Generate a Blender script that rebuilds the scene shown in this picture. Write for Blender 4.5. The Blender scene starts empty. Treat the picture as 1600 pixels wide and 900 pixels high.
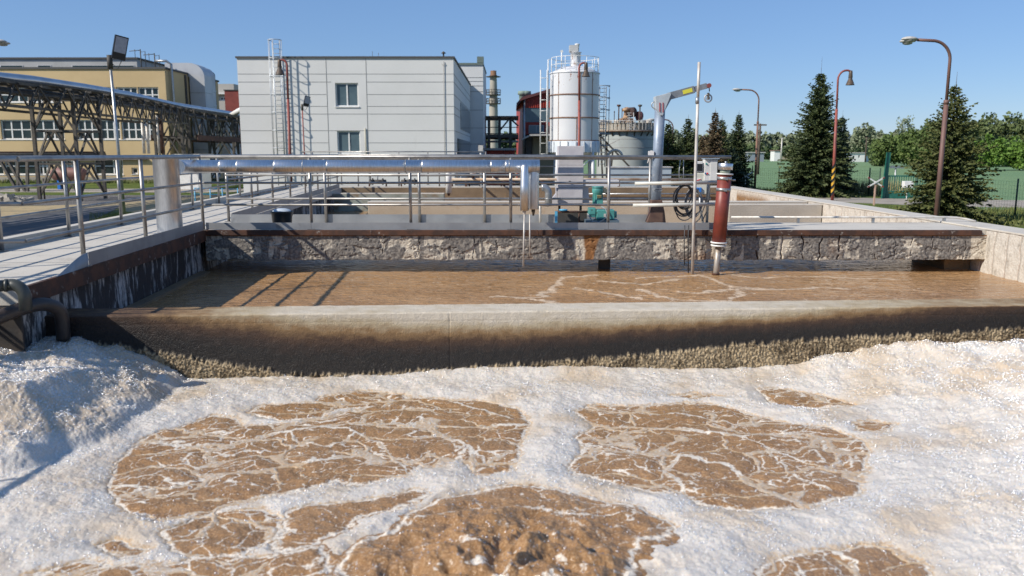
import bpy, math, random
import numpy as np
from mathutils import Vector, Matrix
random.seed(7)
R = math.radians
C = bpy.context.scene.collection
PI = math.pi
EYE = 3.0                      # camera height above the yard
PITCH = R(9.32); F = 1280.0
cp, sp_ = math.cos(PITCH), math.sin(PITCH)
def ray(px, py):
    u = (px-800)/F; v = (450-py)/F
    return Vector((u, cp+v*sp_, -sp_+v*cp))
def P(px, py, Y):              # point seen at that pixel of the photo, at distance Y
    d = ray(px, py); t = Y/d.y
    return Vector((d.x*t, Y, EYE+d.z*t))
def G(px, py, z=0.0):          # point on the level plane z
    d = ray(px, py); t = (z-EYE)/d.z
    return Vector((d.x*t, d.y*t, z))
DECK, W1, W2, PT = 1.82, 0.76, 1.15, 1.45

# ------------------------------------------------------------ materials
def _ramp(nt, fac, lo, hi):
    n = nt.nodes.new('ShaderNodeMapRange'); n.interpolation_type = 'SMOOTHSTEP'
    n.inputs['From Min'].default_value = lo; n.inputs['From Max'].default_value = hi
    nt.links.new(fac, n.inputs['Value']); return n.outputs['Result']
def _mix(nt, fac, a, b):
    n = nt.nodes.new('ShaderNodeMix'); n.data_type = 'RGBA'
    if hasattr(fac, 'links'): nt.links.new(fac, n.inputs[0])
    else: n.inputs[0].default_value = fac
    for s, v in ((6, a), (7, b)):
        if hasattr(v, 'links'): nt.links.new(v, n.inputs[s])
        else: n.inputs[s].default_value = (*v, 1)
    return n.outputs[2]
def _math(nt, op, a, b=0.0):
    n = nt.nodes.new('ShaderNodeMath'); n.operation = op
    for i, v in enumerate((a, b)):
        if hasattr(v, 'links'): nt.links.new(v, n.inputs[i])
        else: n.inputs[i].default_value = v
    return n.outputs[0]
def _noise(nt, vec, scale, detail=5, stretch=None, rough=.55, dist=0):
    if stretch:
        m = nt.nodes.new('ShaderNodeVectorMath'); m.operation = 'MULTIPLY'
        nt.links.new(vec, m.inputs[0]); m.inputs[1].default_value = stretch; vec = m.outputs[0]
    n = nt.nodes.new('ShaderNodeTexNoise'); n.inputs['Scale'].default_value = scale
    n.inputs['Detail'].default_value = detail; n.inputs['Roughness'].default_value = rough
    n.inputs['Distortion'].default_value = dist
    nt.links.new(vec, n.inputs['Vector']); return n.outputs['Fac']
def _attr(nt, name):
    n = nt.nodes.new('ShaderNodeAttribute'); n.attribute_name = name; return n.outputs['Fac']
def newmat(name):
    m = bpy.data.materials.new(name); m.use_nodes = True
    nt = m.node_tree; b = nt.nodes['Principled BSDF']
    g = nt.nodes.new('ShaderNodeNewGeometry'); return m, nt, b, g.outputs['Position']
def bumpit(nt, b, h, strength, dist=.02, base=None):
    n = nt.nodes.new('ShaderNodeBump'); n.inputs['Strength'].default_value = strength
    n.inputs['Distance'].default_value = dist; nt.links.new(h, n.inputs['Height'])
    if base is not None: nt.links.new(base, n.inputs['Normal'])
    nt.links.new(n.outputs[0], b.inputs['Normal']); return n.outputs[0]
def M(name, c1, c2=None, rough=.6, metal=0, scale=3, lo=.4, hi=.65, stretch=None, c3=None, s3=6, lo3=.6, hi3=.72,
      st3=None, bump=0, bs=40, bd=.01, spec=.5, coat=0, fine=0, rvar=0):
    m, nt, b, pos = newmat(name)
    col = None
    if c2:
        col = _mix(nt, _ramp(nt, _noise(nt, pos, scale, 6, stretch), lo, hi), c1, c2)
    if c3:
        col = _mix(nt, _ramp(nt, _noise(nt, pos, s3, 7, st3, .62), lo3, hi3), col if col else c1, c3)
    if fine:
        f = _ramp(nt, _noise(nt, pos, 60, 3), .2, .8)
        base = col if col else c1
        col = _mix(nt, f, base, tuple(min(1, v*(1+fine)) for v in c1))
    if col: nt.links.new(col, b.inputs['Base Color'])
    else: b.inputs['Base Color'].default_value = (*c1, 1)
    b.inputs['Roughness'].default_value = rough; b.inputs['Metallic'].default_value = metal
    b.inputs['Specular IOR Level'].default_value = spec
    b.inputs['Coat Weight'].default_value = coat
    if rvar:
        r = nt.nodes.new('ShaderNodeMapRange'); nt.links.new(_noise(nt, pos, 9, 4), r.inputs['Value'])
        r.inputs['To Min'].default_value = rough-rvar; r.inputs['To Max'].default_value = rough+rvar
        nt.links.new(r.outputs[0], b.inputs['Roughness'])
    if bump: bumpit(nt, b, _noise(nt, pos, bs, 5), bump, bd)
    return m
galv = M('galvanised', (.42,.43,.43), (.30,.31,.32), .42, .75, 8, rvar=.08, bump=.1, bs=60, bd=.003)
rail_m = M('rail_steel', (.40,.385,.36), (.27,.26,.25), .42, .65, 5, rvar=.08, c3=(.20,.12,.08), s3=12, lo3=.66, hi3=.74)
def alu_mat():
    m, nt, b, pos = newmat('aluminium_cladding')
    b.inputs['Metallic'].default_value = 1
    n1 = _noise(nt, pos, 9, 5, (6,1,1)); n2 = _noise(nt, pos, 3, 3)
    nt.links.new(_mix(nt, _ramp(nt, n1, .3, .7), (.74,.75,.77), (.60,.61,.63)), b.inputs['Base Color'])
    r = nt.nodes.new('ShaderNodeMapRange'); nt.links.new(n1, r.inputs['Value'])
    r.inputs['To Min'].default_value = .26; r.inputs['To Max'].default_value = .52
    nt.links.new(r.outputs[0], b.inputs['Roughness'])
    bumpit(nt, b, _math(nt, 'ADD', n1, n2), .35, .006); return m
alu = alu_mat()
conc_deck = M('deck_concrete', (.50,.465,.405), (.42,.39,.34), .85, 0, 1.6, c3=(.27,.24,.20), s3=2.1, lo3=.52, hi3=.74, bump=.3, bs=70, bd=.004, fine=.12)
conc_old = M('old_concrete', (.36,.335,.29), (.25,.225,.19), .9, 0, 1.3, c3=(.13,.10,.075), s3=2.2, lo3=.6, hi3=.75, st3=(1,1,.5), bump=.5, bs=30, bd=.02, fine=.2)
conc_beige = M('beige_concrete', (.40,.335,.25), (.30,.24,.17), .9, 0, 1.1, c3=(.22,.13,.06), s3=1.4, lo3=.58, hi3=.75, bump=.6, bs=45, bd=.015, fine=.25)
conc_rust = M('rust_stained_concrete', (.20,.145,.09), (.10,.07,.045), .9, 0, 1.5, c3=(.34,.20,.08), s3=2.5, lo3=.55, hi3=.72, bump=.6, bs=25, bd=.03, fine=.2)
steel_rust = M('rusty_edge_steel', (.06,.033,.025), (.11,.05,.03), .8, .2, 6, c3=(.30,.27,.24), s3=9, lo3=.60, hi3=.7, bump=.4, bs=50, bd=.006)
dark_steel = M('dark_steel', (.065,.062,.058), (.11,.095,.075), .7, .3, 4, c3=(.16,.13,.10), s3=5, lo3=.6, hi3=.75)
black = M('black_plastic', (.012,.013,.016), rough=.4)
white_paint = M('white_paint', (.74,.74,.72), (.66,.66,.63), .5, 0, 5)
panel_conc = M('panel_concrete', (.65,.65,.63), (.57,.57,.55), .85, 0, .35, lo=.35, hi=.7, c3=(.46,.455,.43), s3=.9, lo3=.6, hi3=.85, st3=(2.2,1,.35), bump=.15, bs=14, bd=.02, fine=.06)
joint_m = M('joint_sealant', (.28,.28,.27), rough=.9)
yellow_m = M('ochre_render', (.58,.435,.235), (.52,.385,.205), .9, 0, .25, c3=(.43,.32,.18), s3=.8, lo3=.62, hi3=.85, st3=(3,1,.25), bump=.1, bs=8, bd=.02)
glass_m = M('window_glass', (.010,.022,.024), (.022,.036,.036), .08, 0, .8, spec=.5)
teal_glass = M('reeded_teal_glass', (.10,.15,.17), (.07,.11,.13), .25, 0, .6)
brick_red = M('dull_red_render', (.25,.062,.05), (.20,.05,.042), .9, 0, 1)
roof_dark = M('roof_edge', (.07,.07,.07), rough=.7)
red_metal = M('red_sheet_metal', (.36,.045,.028), (.27,.035,.025), .5, 0, 2)
crane_m = M('faded_blue_grey_paint', (.27,.32,.39), (.21,.26,.33), .45, .2, 6, c3=(.42,.44,.47), s3=9, lo3=.6, hi3=.72, bump=.08, bs=40)
teal_m = M('teal_machine_paint', (.08,.31,.28), (.06,.24,.22), .4, 0, 8, c3=(.05,.06,.055), s3=18, lo3=.64, hi3=.7, coat=.2)
pipe_red = M('red_brown_pipe_paint', (.21,.042,.028), (.17,.036,.026), .45, 0, 10, c3=(.26,.08,.055), s3=20, lo3=.66, hi3=.75, bump=.06, bs=60, bd=.004)
lamp_red = M('oxide_red_pole_paint', (.30,.075,.055), (.22,.06,.05), .55, 0, 2, c3=(.12,.05,.04), s3=4, lo3=.6, hi3=.7)
lamp_grey = M('weathered_lamp_shell', (.48,.47,.44), (.36,.35,.33), .6, 0, 8)
blue_m = M('blue_plastic', (.03,.18,.55), rough=.4)
sky_blue = M('light_blue_paint', (.10,.38,.58), rough=.45)
green_m = M('green_gate_paint', (.012,.10,.075), (.02,.13,.095), .5, 0, 4)
hosem = M('black_rubber', (.03,.032,.036), (.06,.06,.065), .45, 0, 6)
pole_white = M('pale_grey_tube', (.58,.56,.52), (.44,.40,.36), .5, .2, 7)

# ------------------------------------------------------------ mesh builder
class MB:
    def __init__(s): s.v, s.f, s.sm = [], [], []
    def add(s, vs, fs, smooth=False):
        o = len(s.v); s.v += [tuple(v) for v in vs]
        s.f += [tuple(i+o for i in f) for f in fs]; s.sm += [smooth]*len(fs); return s
    def box(s, x0, x1, y0, y1, z0, z1):
        vs = [(x,y,z) for x in (x0,x1) for y in (y0,y1) for z in (z0,z1)]
        return s.add(vs, [(0,1,3,2),(4,6,7,5),(0,4,5,1),(2,3,7,6),(0,2,6,4),(1,5,7,3)])
    def beam(s, p, q, w, h=None, up=(0,0,1)):
        p, q = Vector(p), Vector(q); h = h or w; d = (q-p)
        if d.length < 1e-6: return s
        d.normalize(); u = Vector(up)
        if abs(d.dot(u)) > .98: u = Vector((1,0,0))
        a = d.cross(u).normalized()*w/2; b = a.cross(d).normalized()*h/2
        vs = [e+i*a+j*b for e in (p,q) for i in (-1,1) for j in (-1,1)]
        return s.add(vs, [(0,1,3,2),(4,6,7,5),(0,4,5,1),(2,3,7,6),(0,2,6,4),(1,5,7,3)])
    def path(s, pts, r, n=10, closed=False, cap=True):
        pts = [Vector(p) for p in pts]; m = len(pts)
        rs = r if isinstance(r, (list, tuple)) else [r]*m
        vs = []; nrm = None
        for i, p in enumerate(pts):
            if closed: t = pts[(i+1)%m]-pts[i-1]
            else: t = pts[min(i+1,m-1)]-pts[max(i-1,0)]
            t.normalize()
            if nrm is None:
                u = Vector((0,0,1)) if abs(t.z) < .9 else Vector((0,1,0))
                nrm = t.cross(u).normalized()
            else:
                nrm = (nrm-t*nrm.dot(t)).normalized()
            bn = t.cross(nrm)
            for k in range(n):
                a = 2*PI*k/n; vs.append(p+(nrm*math.cos(a)+bn*math.sin(a))*rs[i])
        fs = []
        for i in range(m if closed else m-1):
            j = (i+1)%m
            for k in range(n):
                l = (k+1)%n; fs.append((i*n+k, i*n+l, j*n+l, j*n+k))
        s.add(vs, fs, True)
        if cap and not closed:
            o = len(s.v)-len(vs)
            s.f += [tuple(o+k for k in reversed(range(n))), tuple(o+(m-1)*n+k for k in range(n))]; s.sm += [False]*2
        return s
    def tube(s, p, q, r, r2=None, n=12): return s.path([p, q], [r, r if r2 is None else r2], n)
    def lathe(s, c, prof, n=24, a0=0, a1=2*PI, smooth=True):
        c = Vector(c); full = abs(a1-a0-2*PI) < 1e-6; m = n if full else n+1; vs = []
        for r, z in prof:
            for k in range(m):
                a = a0+(a1-a0)*k/n; vs.append(c+Vector((r*math.cos(a), r*math.sin(a), z)))
        fs = []
        for i in range(len(prof)-1):
            for k in range(m if full else m-1):
                l = (k+1)%m; fs.append((i*m+k, i*m+l, (i+1)*m+l, (i+1)*m+k))
        return s.add(vs, fs, smooth)
    def disc(s, c, r, axis=(0,0,1), t=.02, n=24):
        a = Vector(axis).normalized()*t/2; c = Vector(c); return s.path([c-a, c+a], r, n)
    def prism(s, poly, y0, y1):              # poly of (x,z), extruded in y
        n = len(poly); vs = [(x,y0,z) for x,z in poly]+[(x,y1,z) for x,z in poly]
        fs = [tuple(range(n)), tuple(reversed(range(n,2*n)))]+[(i,(i+1)%n+0,(i+1)%n+n,i+n) for i in range(n)]
        return s.add(vs, [tuple(f) for f in fs])
    def slab(s, poly, z0, z1):               # poly of (x,y), extruded in z
        n = len(poly); vs = [(x,y,z0) for x,y in poly]+[(x,y,z1) for x,y in poly]
        return s.add(vs, [tuple(range(n)), tuple(reversed(range(n,2*n)))]+[(i,(i+1)%n,(i+1)%n+n,i+n) for i in range(n)])
    def sphere(s, c, r, n=12, sc=(1,1,1)):
        prof = [(r*math.cos(-PI/2+PI*i/n), r*math.sin(-PI/2+PI*i/n)) for i in range(n+1)]
        k = MB().lathe((0,0,0), prof, 2*n)
        k.v = [(c[0]+v[0]*sc[0], c[1]+v[1]*sc[1], c[2]+v[2]*sc[2]) for v in k.v]
        return s.add(k.v, k.f, True)
    def build(s, name, mat, parent=None, bevel=0, loc=None):
        me = bpy.data.meshes.new(name)
        off = Vector((0,0,0)); o = bpy.data.objects.new(name, me)
        if parent is not None:
            rt = parent
            while rt.parent: rt = rt.parent
            if '_w' in ROOTS.get(rt.name, ''): off = Vector(rt.location)
            o.parent = parent
        else:
            a = np.array(s.v); lo, hi = a.min(0), a.max(0)
            off = Vector(((lo[0]+hi[0])/2, (lo[1]+hi[1])/2, lo[2])); o.location = off
            ROOTS[o.name] = '_w'
        vs = [(x-off.x, y-off.y, z-off.z) for x,y,z in s.v]
        me.from_pydata(vs, [], s.f); me.polygons.foreach_set('use_smooth', s.sm)
        mats = mat if isinstance(mat, (list,tuple)) else [mat]
        for mm in mats: me.materials.append(mm)
        import bmesh
        bm = bmesh.new(); bm.from_mesh(me); bmesh.ops.recalc_face_normals(bm, faces=bm.faces); bm.to_mesh(me); bm.free()
        C.objects.link(o)
        if bevel:
            b = o.modifiers.new('soft edge', 'BEVEL'); b.width = bevel; b.segments = 2; b.limit_method = 'ANGLE'
        ROOTS.setdefault(o.name, '_w')
        return o
ROOTS = {}
def tag(o, label=None, cat=None, group=None, kind=None):
    if label: o['label'] = label
    if cat: o['category'] = cat
    if group: o['group'] = group
    if kind: o['kind'] = kind
    return o
def thing(name, label, cat, loc=(0,0,0), group=None, local=False):
    o = bpy.data.objects.new(name, None); C.objects.link(o); o.location = loc; o.empty_display_size = .2
    ROOTS[o.name] = '' if local else '_w'
    return tag(o, label, cat, group)
def copy_tree(o, loc=None, rz=None, label=None, scale=None):
    def cp_(a, par):
        c = a.copy(); C.objects.link(c); c.parent = par
        for ch in a.children: cp_(ch, c)
        return c
    r = cp_(o, None)
    if loc is not None: r.location = loc
    if rz is not None: r.rotation_euler.z = rz
    if label: r['label'] = label
    if scale: r.scale = (scale,)*3 if not isinstance(scale, tuple) else scale
    return r
def struct(o, label=None): o['kind'] = 'structure'; o['label'] = label or o.name; return o
def arc(c, r, a0, a1, ux, uz, n=8):
    c, ux, uz = Vector(c), Vector(ux), Vector(uz)
    return [c+ux*r*math.cos(a0+(a1-a0)*i/n)+uz*r*math.sin(a0+(a1-a0)*i/n) for i in range(n+1)]

# ------------------------------------------------------------ numpy noise
def _hash(ix, iy, seed):
    h = (ix.astype(np.int64)*374761393+iy.astype(np.int64)*668265263+seed*974634777) & 0xffffffff
    h = ((h ^ (h >> 13))*1274126177) & 0xffffffff
    h = (h ^ (h >> 16)) & 0xffffffff
    return h/4294967295.0
def vnoise(x, y, seed=0):
    ix, iy = np.floor(x), np.floor(y); fx, fy = x-ix, y-iy
    u = fx*fx*fx*(fx*(fx*6-15)+10); v = fy*fy*fy*(fy*(fy*6-15)+10)
    def gr(a, b):
        th = _hash(ix+a, iy+b, seed)*2*PI
        return np.cos(th)*(fx-a)+np.sin(th)*(fy-b)
    a = gr(0,0)*(1-u)+gr(1,0)*u; b = gr(0,1)*(1-u)+gr(1,1)*u
    return (a*(1-v)+b*v)*1.5
def fbm(x, y, seed=0, o=4, g=.5):
    t = 0; a = 1
    for i in range(o):
        t = t+a*vnoise(x*2**i, y*2**i, seed+i*17); a *= g
    return t
def voro(x, y, seed=0):
    ix, iy = np.floor(x), np.floor(y)
    f1 = np.full_like(x, 9.); f2 = np.full_like(x, 9.)
    for a in (-1,0,1):
        for b in (-1,0,1):
            jx, jy = ix+a, iy+b
            d = np.hypot(jx+.5+.9*(_hash(jx,jy,seed)-.5)-x, jy+.5+.9*(_hash(jx,jy,seed+5)-.5)-y)
            f2 = np.where(d < f1, f1, np.minimum(f2, d)); f1 = np.minimum(f1, d)
    return f1, f2
def sst(x, a, b):
    t = np.clip((x-a)/(b-a), 0, 1); return t*t*(3-2*t)
def sdpoly(x, y, poly):        # signed distance, negative inside
    d = np.full_like(x, 1e9); ins = np.zeros(x.shape, bool); n = len(poly)
    for i in range(n):
        ax, ay = poly[i]; bx, by = poly[(i+1)%n]
        ex, ey = bx-ax, by-ay; wx, wy = x-ax, y-ay
        t = np.clip((wx*ex+wy*ey)/(ex*ex+ey*ey), 0, 1)
        d = np.minimum(d, (wx-ex*t)**2+(wy-ey*t)**2)
        c = ((ay > y) != (by > y)) & (x < (bx-ax)*(y-ay)/(by-ay+1e-12)+ax)
        ins ^= c
    return np.where(ins, -1, 1)*np.sqrt(d)
def dline(x, y, pts):
    d = np.full_like(x, 1e9)
    for (ax,ay),(bx,by) in zip(pts[:-1], pts[1:]):
        ex, ey = bx-ax, by-ay; wx, wy = x-ax, y-ay
        t = np.clip((wx*ex+wy*ey)/(ex*ex+ey*ey), 0, 1)
        d = np.minimum(d, (wx-ex*t)**2+(wy-ey*t)**2)
    return np.sqrt(d)
def grid_mesh(name, X, Y, Z, mat, attrs=None, keep=None, loc=(0,0,0)):
    nr, nc = X.shape
    co = np.stack([X-loc[0], Y-loc[1], Z-loc[2]], -1).reshape(-1,3).astype(np.float32)
    i = np.arange(nr*nc).reshape(nr, nc)
    q = np.stack([i[:-1,:-1], i[:-1,1:], i[1:,1:], i[1:,:-1]], -1).reshape(-1,4)
    if keep is not None:
        q = q[keep.reshape(-1)[q].any(1)]
        used = np.unique(q); re = np.full(nr*nc, -1); re[used] = np.arange(len(used)); q = re[q]; co = co[used]
    else: used = None
    me = bpy.data.meshes.new(name)
    me.vertices.add(len(co)); me.vertices.foreach_set('co', co.ravel())
    me.loops.add(q.size); me.loops.foreach_set('vertex_index', q.ravel().astype(np.int32))
    me.polygons.add(len(q)); me.polygons.foreach_set('loop_start', np.arange(0, q.size, 4, dtype=np.int32))
    me.polygons.foreach_set('loop_total', np.full(len(q), 4, np.int32))
    me.update(calc_edges=True); me.validate()
    me.polygons.foreach_set('use_smooth', np.ones(len(me.polygons), bool))
    for k, a in (attrs or {}).items():
        at = me.attributes.new(k, 'FLOAT', 'POINT'); a = a.reshape(-1)
        at.data.foreach_set('value', (a if used is None else a[used]).astype(np.float32))
    me.materials.append(mat)
    o = bpy.data.objects.new(name, me); C.objects.link(o); o.location = loc; ROOTS[o.name] = '_w'
    return o
def tri_mesh(name, co, faces, mat, smooth=False, attrs=None):
    me = bpy.data.meshes.new(name); k = faces.shape[1]
    me.vertices.add(len(co)); me.vertices.foreach_set('co', co.astype(np.float32).ravel())
    me.loops.add(faces.size); me.loops.foreach_set('vertex_index', faces.ravel().astype(np.int32))
    me.polygons.add(len(faces)); me.polygons.foreach_set('loop_start', np.arange(0, faces.size, k, dtype=np.int32))
    me.polygons.foreach_set('loop_total', np.full(len(faces), k, np.int32)); me.update(calc_edges=True)
    for n_, a in (attrs or {}).items():
        at = me.attributes.new(n_, 'FLOAT', 'POINT'); at.data.foreach_set('value', a.astype(np.float32))
    me.materials.append(mat); return me
# ------------------------------------------------------------ camera, light, sky
cam = bpy.data.cameras.new('camera'); co_ = bpy.data.objects.new('camera', cam); C.objects.link(co_)
co_.location = (0,0,EYE); co_.rotation_euler = (PI/2-PITCH,0,0)
cam.lens = 36*F/1600; cam.sensor_width = 36; cam.clip_start = .1; cam.clip_end = 6000
cam.dof.use_dof = True; cam.dof.focus_distance = 13.0; cam.dof.aperture_fstop = 1.9
sc = bpy.context.scene; sc.camera = co_
SUN = Vector((-.72,-.38,.61)).normalized()
w = bpy.data.worlds.new('World'); sc.world = w; w.use_nodes = True
nt = w.node_tree; bg = nt.nodes['Background']; sky = nt.nodes.new('ShaderNodeTexSky'); sky.sky_type = 'NISHITA'
sky.sun_disc = False; sky.sun_elevation = math.asin(SUN.z); sky.sun_rotation = math.atan2(SUN.x, SUN.y)
sky.altitude = 200; sky.air_density = 1.0; sky.dust_density = 0.0; sky.ozone_density = 4.0
hz = nt.nodes.new('ShaderNodeMix'); hz.data_type = 'RGBA'; hz.inputs[0].default_value = .38; hz.inputs[7].default_value = (2.6,4.6,7.6,1)
nt.links.new(sky.outputs[0], hz.inputs[6]); hm = nt.nodes.new('ShaderNodeMix'); hm.data_type = 'RGBA'; hm.blend_type = 'MULTIPLY'; hm.inputs[0].default_value = 1; hm.inputs[7].default_value = (.70,.75,.86,1)
nt.links.new(hz.outputs[2], hm.inputs[6]); nt.links.new(hm.outputs[2], bg.inputs['Color']); bg.inputs['Strength'].default_value = .10
sl = bpy.data.lights.new('sun', 'SUN'); sl.energy = 4.5; sl.angle = R(.53); sl.color = (1,.93,.83)
so = bpy.data.objects.new('sun', sl); C.objects.link(so); so.rotation_euler = SUN.to_track_quat('Z','Y').to_euler(); so.location = (-30,-10,40)
sc.view_settings.view_transform = 'Standard'; sc.view_settings.look = 'None'; sc.view_settings.gamma = 1; sc.view_settings.exposure = 0.3
sc.cycles.use_denoising = True; sc.cycles.max_bounces = 6; sc.cycles.glossy_bounces = 3; sc.cycles.caustics_reflective = False
sc.cycles.sample_clamp_indirect = 6; sc.cycles.sample_clamp_direct = 30

# ------------------------------------------------------------ ground
def ground_mat():
    m, nt, b, pos = newmat('yard_ground')
    n = _noise(nt, pos, .25, 8, None, .6); n2 = _noise(nt, pos, 2.5, 6)
    c = _mix(nt, _ramp(nt, n, .42, .58), (.33,.27,.19), (.11,.13,.04))
    c = _mix(nt, _ramp(nt, n2, .45, .75), c, (.24,.21,.13))
    nt.links.new(c, b.inputs['Base Color']); b.inputs['Roughness'].default_value = .95; b.inputs['Specular IOR Level'].default_value = .1
    bumpit(nt, b, n2, .6, .08); return m
MBg = MB().add([(-3000,-400,0),(3000,-400,0),(3000,4000,0),(-3000,4000,0)], [(0,1,2,3)])
g = MBg.build('ground', ground_mat()); struct(g, 'bare yard ground with dry grass')
def sheet(name, pts, z, mat, label=None):
    o = MB().add([(p[0],p[1],z) for p in pts], [tuple(range(len(pts)))]).build(name, mat); return struct(o, label)
def gp(L): return [G(x,y).to_2d() for x,y in L]
grass_m = M('lawn', (.075,.11,.025), (.13,.16,.04), .95, 0, .5, c3=(.25,.22,.09), s3=.9, lo3=.58, hi3=.72, bump=1, bs=18, bd=.06, spec=.1)
asphalt = M('asphalt', (.075,.077,.082), (.10,.10,.105), .9, 0, .4, c3=(.15,.14,.13), s3=1.2, lo3=.62, hi3=.75, bump=.3, bs=60)
gravel = M('gravel', (.17,.16,.155), (.09,.085,.08), .95, 0, 7, lo=.45, hi=.55, bump=1, bs=14, bd=.08)
sand_m = M('dry_straw_ground', (.42,.33,.19), (.30,.25,.17), .95, 0, 1.2, c3=(.17,.16,.07), s3=1.4, lo3=.55, hi3=.7, bump=.5, bs=16, bd=.04, spec=.1)
pale_path = M('pale_path', (.34,.30,.25), (.26,.23,.19), .95, 0, .7, bump=.3, bs=20, bd=.03)
crop_m = M('young_crop', (.15,.24,.125), (.175,.265,.135), .9, 0, .03, lo=.3, hi=.7, c3=(.22,.27,.14), s3=.11, lo3=.55, hi3=.75, st3=(.5,4,1), bump=.8, bs=3, bd=.2, spec=.1)
sheet('lawn', [(-60,60),(-14,60),(-14,92),(-60,92)], .006, grass_m, 'grass strip before the ochre building')
sheet('path', [(-70,66),(-24,64),(-16,69),(-16,71.5),(-70,70.5)], .012, pale_path, 'pale path across the grass')
sheet('gravel', [(-60,49),(-26,48),(-21,53),(-21,60),(-60,60)], .010, gravel, 'grey gravel under the pipe bridge')
sheet('straw_ground', gp([(-900,340),(-200,330),(60,322),(180,318),(270,310),(330,305),(330,322),(262,338),(215,345),(190,325),(110,328),(40,338),(-300,352)]), .014, sand_m, 'dry straw coloured verge')
sheet('road', gp([(-900,520),(-700,400),(-300,352),(40,338),(110,328),(192,320),(176,330),(150,342),(138,352),(140,372),(150,420),(-300,700)]), .018, asphalt, 'grey asphalt yard road')
sheet('turf', gp([(138,352),(150,342),(190,331),(235,333),(262,338),(300,345),(300,420),(150,420),(140,372)]), .022, grass_m, 'sunlit turf beside the tank')
sheet('rear_lawn', [(-16,33),(-7.2,33),(-7.2,55),(-16,55)], .010, grass_m, 'grass beside the grey panel building')
# right-hand side: verge, track, crop field
sheet('field', [(20.3,70),(25.9,60.5),(25.9,57),(23.9,38),(40,6),(160,6),(420,430),(-50,430),(12,120)], .010, crop_m, 'green crop field behind the fence')
sheet('verge', [(8,14),(22,14),(40,6),(24.1,38.3),(26.2,60),(20.6,70.4),(8,72)], .014, grass_m, 'grass verge along the fence')
sheet('track', [(8.5,62),(16,57),(21,50.5),(24.5,47),(60,36),(60,46),(25.6,55.2),(18,60),(9,66)], .020, pale_path, 'pale gravel track to the gate')
soil = M('bare_edge', (.30,.25,.16), (.2,.2,.1), .95, 0, .05)
sheet('field_margin', [(-60,425),(430,425),(480,520),(-90,520)], .016, soil, 'dry margin at the far end of the field')

# ------------------------------------------------------------ trees
def foliage_mat(name, a, b_, c_=None, sc_=1.5):
    m, nt, b, pos = newmat(name)
    c = _mix(nt, _ramp(nt, _noise(nt, pos, sc_, 3), .35, .65), a, b_)
    c = _mix(nt, _attr(nt, 'tint'), c, c_ or tuple(min(1,v*1.7) for v in b_))
    nt.links.new(c, b.inputs['Base Color']); b.inputs['Roughness'].default_value = .65; b.inputs['Specular IOR Level'].default_value = .25
    return m
bark = M('bark', (.10,.075,.055), (.06,.045,.035), .95, 0, 5)
pale_bark = M('pale_bark', (.25,.22,.17), rough=.9)
spruce_m = foliage_mat('spruce_needles', (.045,.068,.030), (.075,.10,.036), (.14,.15,.055))
spruce_dark = foliage_mat('dark_spruce_needles', (.022,.042,.032), (.034,.06,.038), (.065,.095,.05))
spruce_yellow = foliage_mat('yellow_green_spruce_needles', (.07,.09,.03), (.105,.115,.036), (.17,.17,.06))  # yellow-green needle colour of the shaggy spruce
spruce_brown = foliage_mat('browning_spruce_needles', (.11,.085,.05), (.16,.11,.06), (.19,.15,.085))
def spruce_arrays(seed, H, Rb, dens=1.0, spray=.3, lean_gap=.12):
    rg = np.random.default_rng(seed); co = []; ti = []
    n_lv = int(H*7*dens)
    for i in range(n_lv):
        t = (i+.5)/n_lv; z = .12+(H-.15)*t**.95
        L0 = Rb*(1-t)**.78*(.93+.2*math.sin(i*1.7)*math.sin(i*.63+seed))+.07
        nb = int(9+17*(1-t)**.6)
        for k in range(nb):
            az = rg.uniform(0, 2*PI); L = L0*rg.uniform(.5,1.2)
            if rg.random() < lean_gap: L *= .5
            dr = np.array([math.cos(az), math.sin(az)])
            rise = .55*t-.12+rg.uniform(-.08,.08)
            m = max(3, int(L/.12))
            side = np.array([-dr[1], dr[0]])
            for j in range(m):
                s = (j+rg.uniform(.2,1))/m; r_ = L*s
                zz = z+r_*rise-.28*L*s*s*(1-t)+.16*L*s**3
                base = np.array([dr[0]*r_, dr[1]*r_, zz])
                for q in range(4 if s > .3 else 2):
                    sg = rg.choice([-1,1]); ll = spray*rg.uniform(.55,1.2)*(.55+.6*(1-s))*(.6+.5*(1-t))
                    d = np.array([dr[0]*.75+side[0]*sg*rg.uniform(.1,1), dr[1]*.75+side[1]*sg*rg.uniform(.1,1), rg.uniform(-.5,.28)])
                    d /= np.linalg.norm(d); wv = np.cross(d, rg.normal(size=3)); wv /= np.linalg.norm(wv)+1e-9
                    w_ = ll*rg.uniform(.16,.30)
                    tip = base+d*ll; mid = base+d*ll*.45
                    co += [base, mid+wv*w_, tip, mid-wv*w_]
                    ti += [max(0, (s-.55)*1.3)*rg.random()]*4
    # leader shoots
    for k in range(14):
        z = H-rg.uniform(0,.9); az = rg.uniform(0,2*PI); d = np.array([math.cos(az)*.5, math.sin(az)*.5, .85]); ll = .22
        b0 = np.array([0,0,z]); wv = np.array([-math.sin(az), math.cos(az), 0])*.02
        co += [b0, b0+d*ll*.5+wv, b0+d*ll, b0+d*ll*.5-wv]; ti += [.4]*4
    co = np.array(co); f = np.arange(len(co)).reshape(-1,4); return co, f, np.array(ti)
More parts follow.
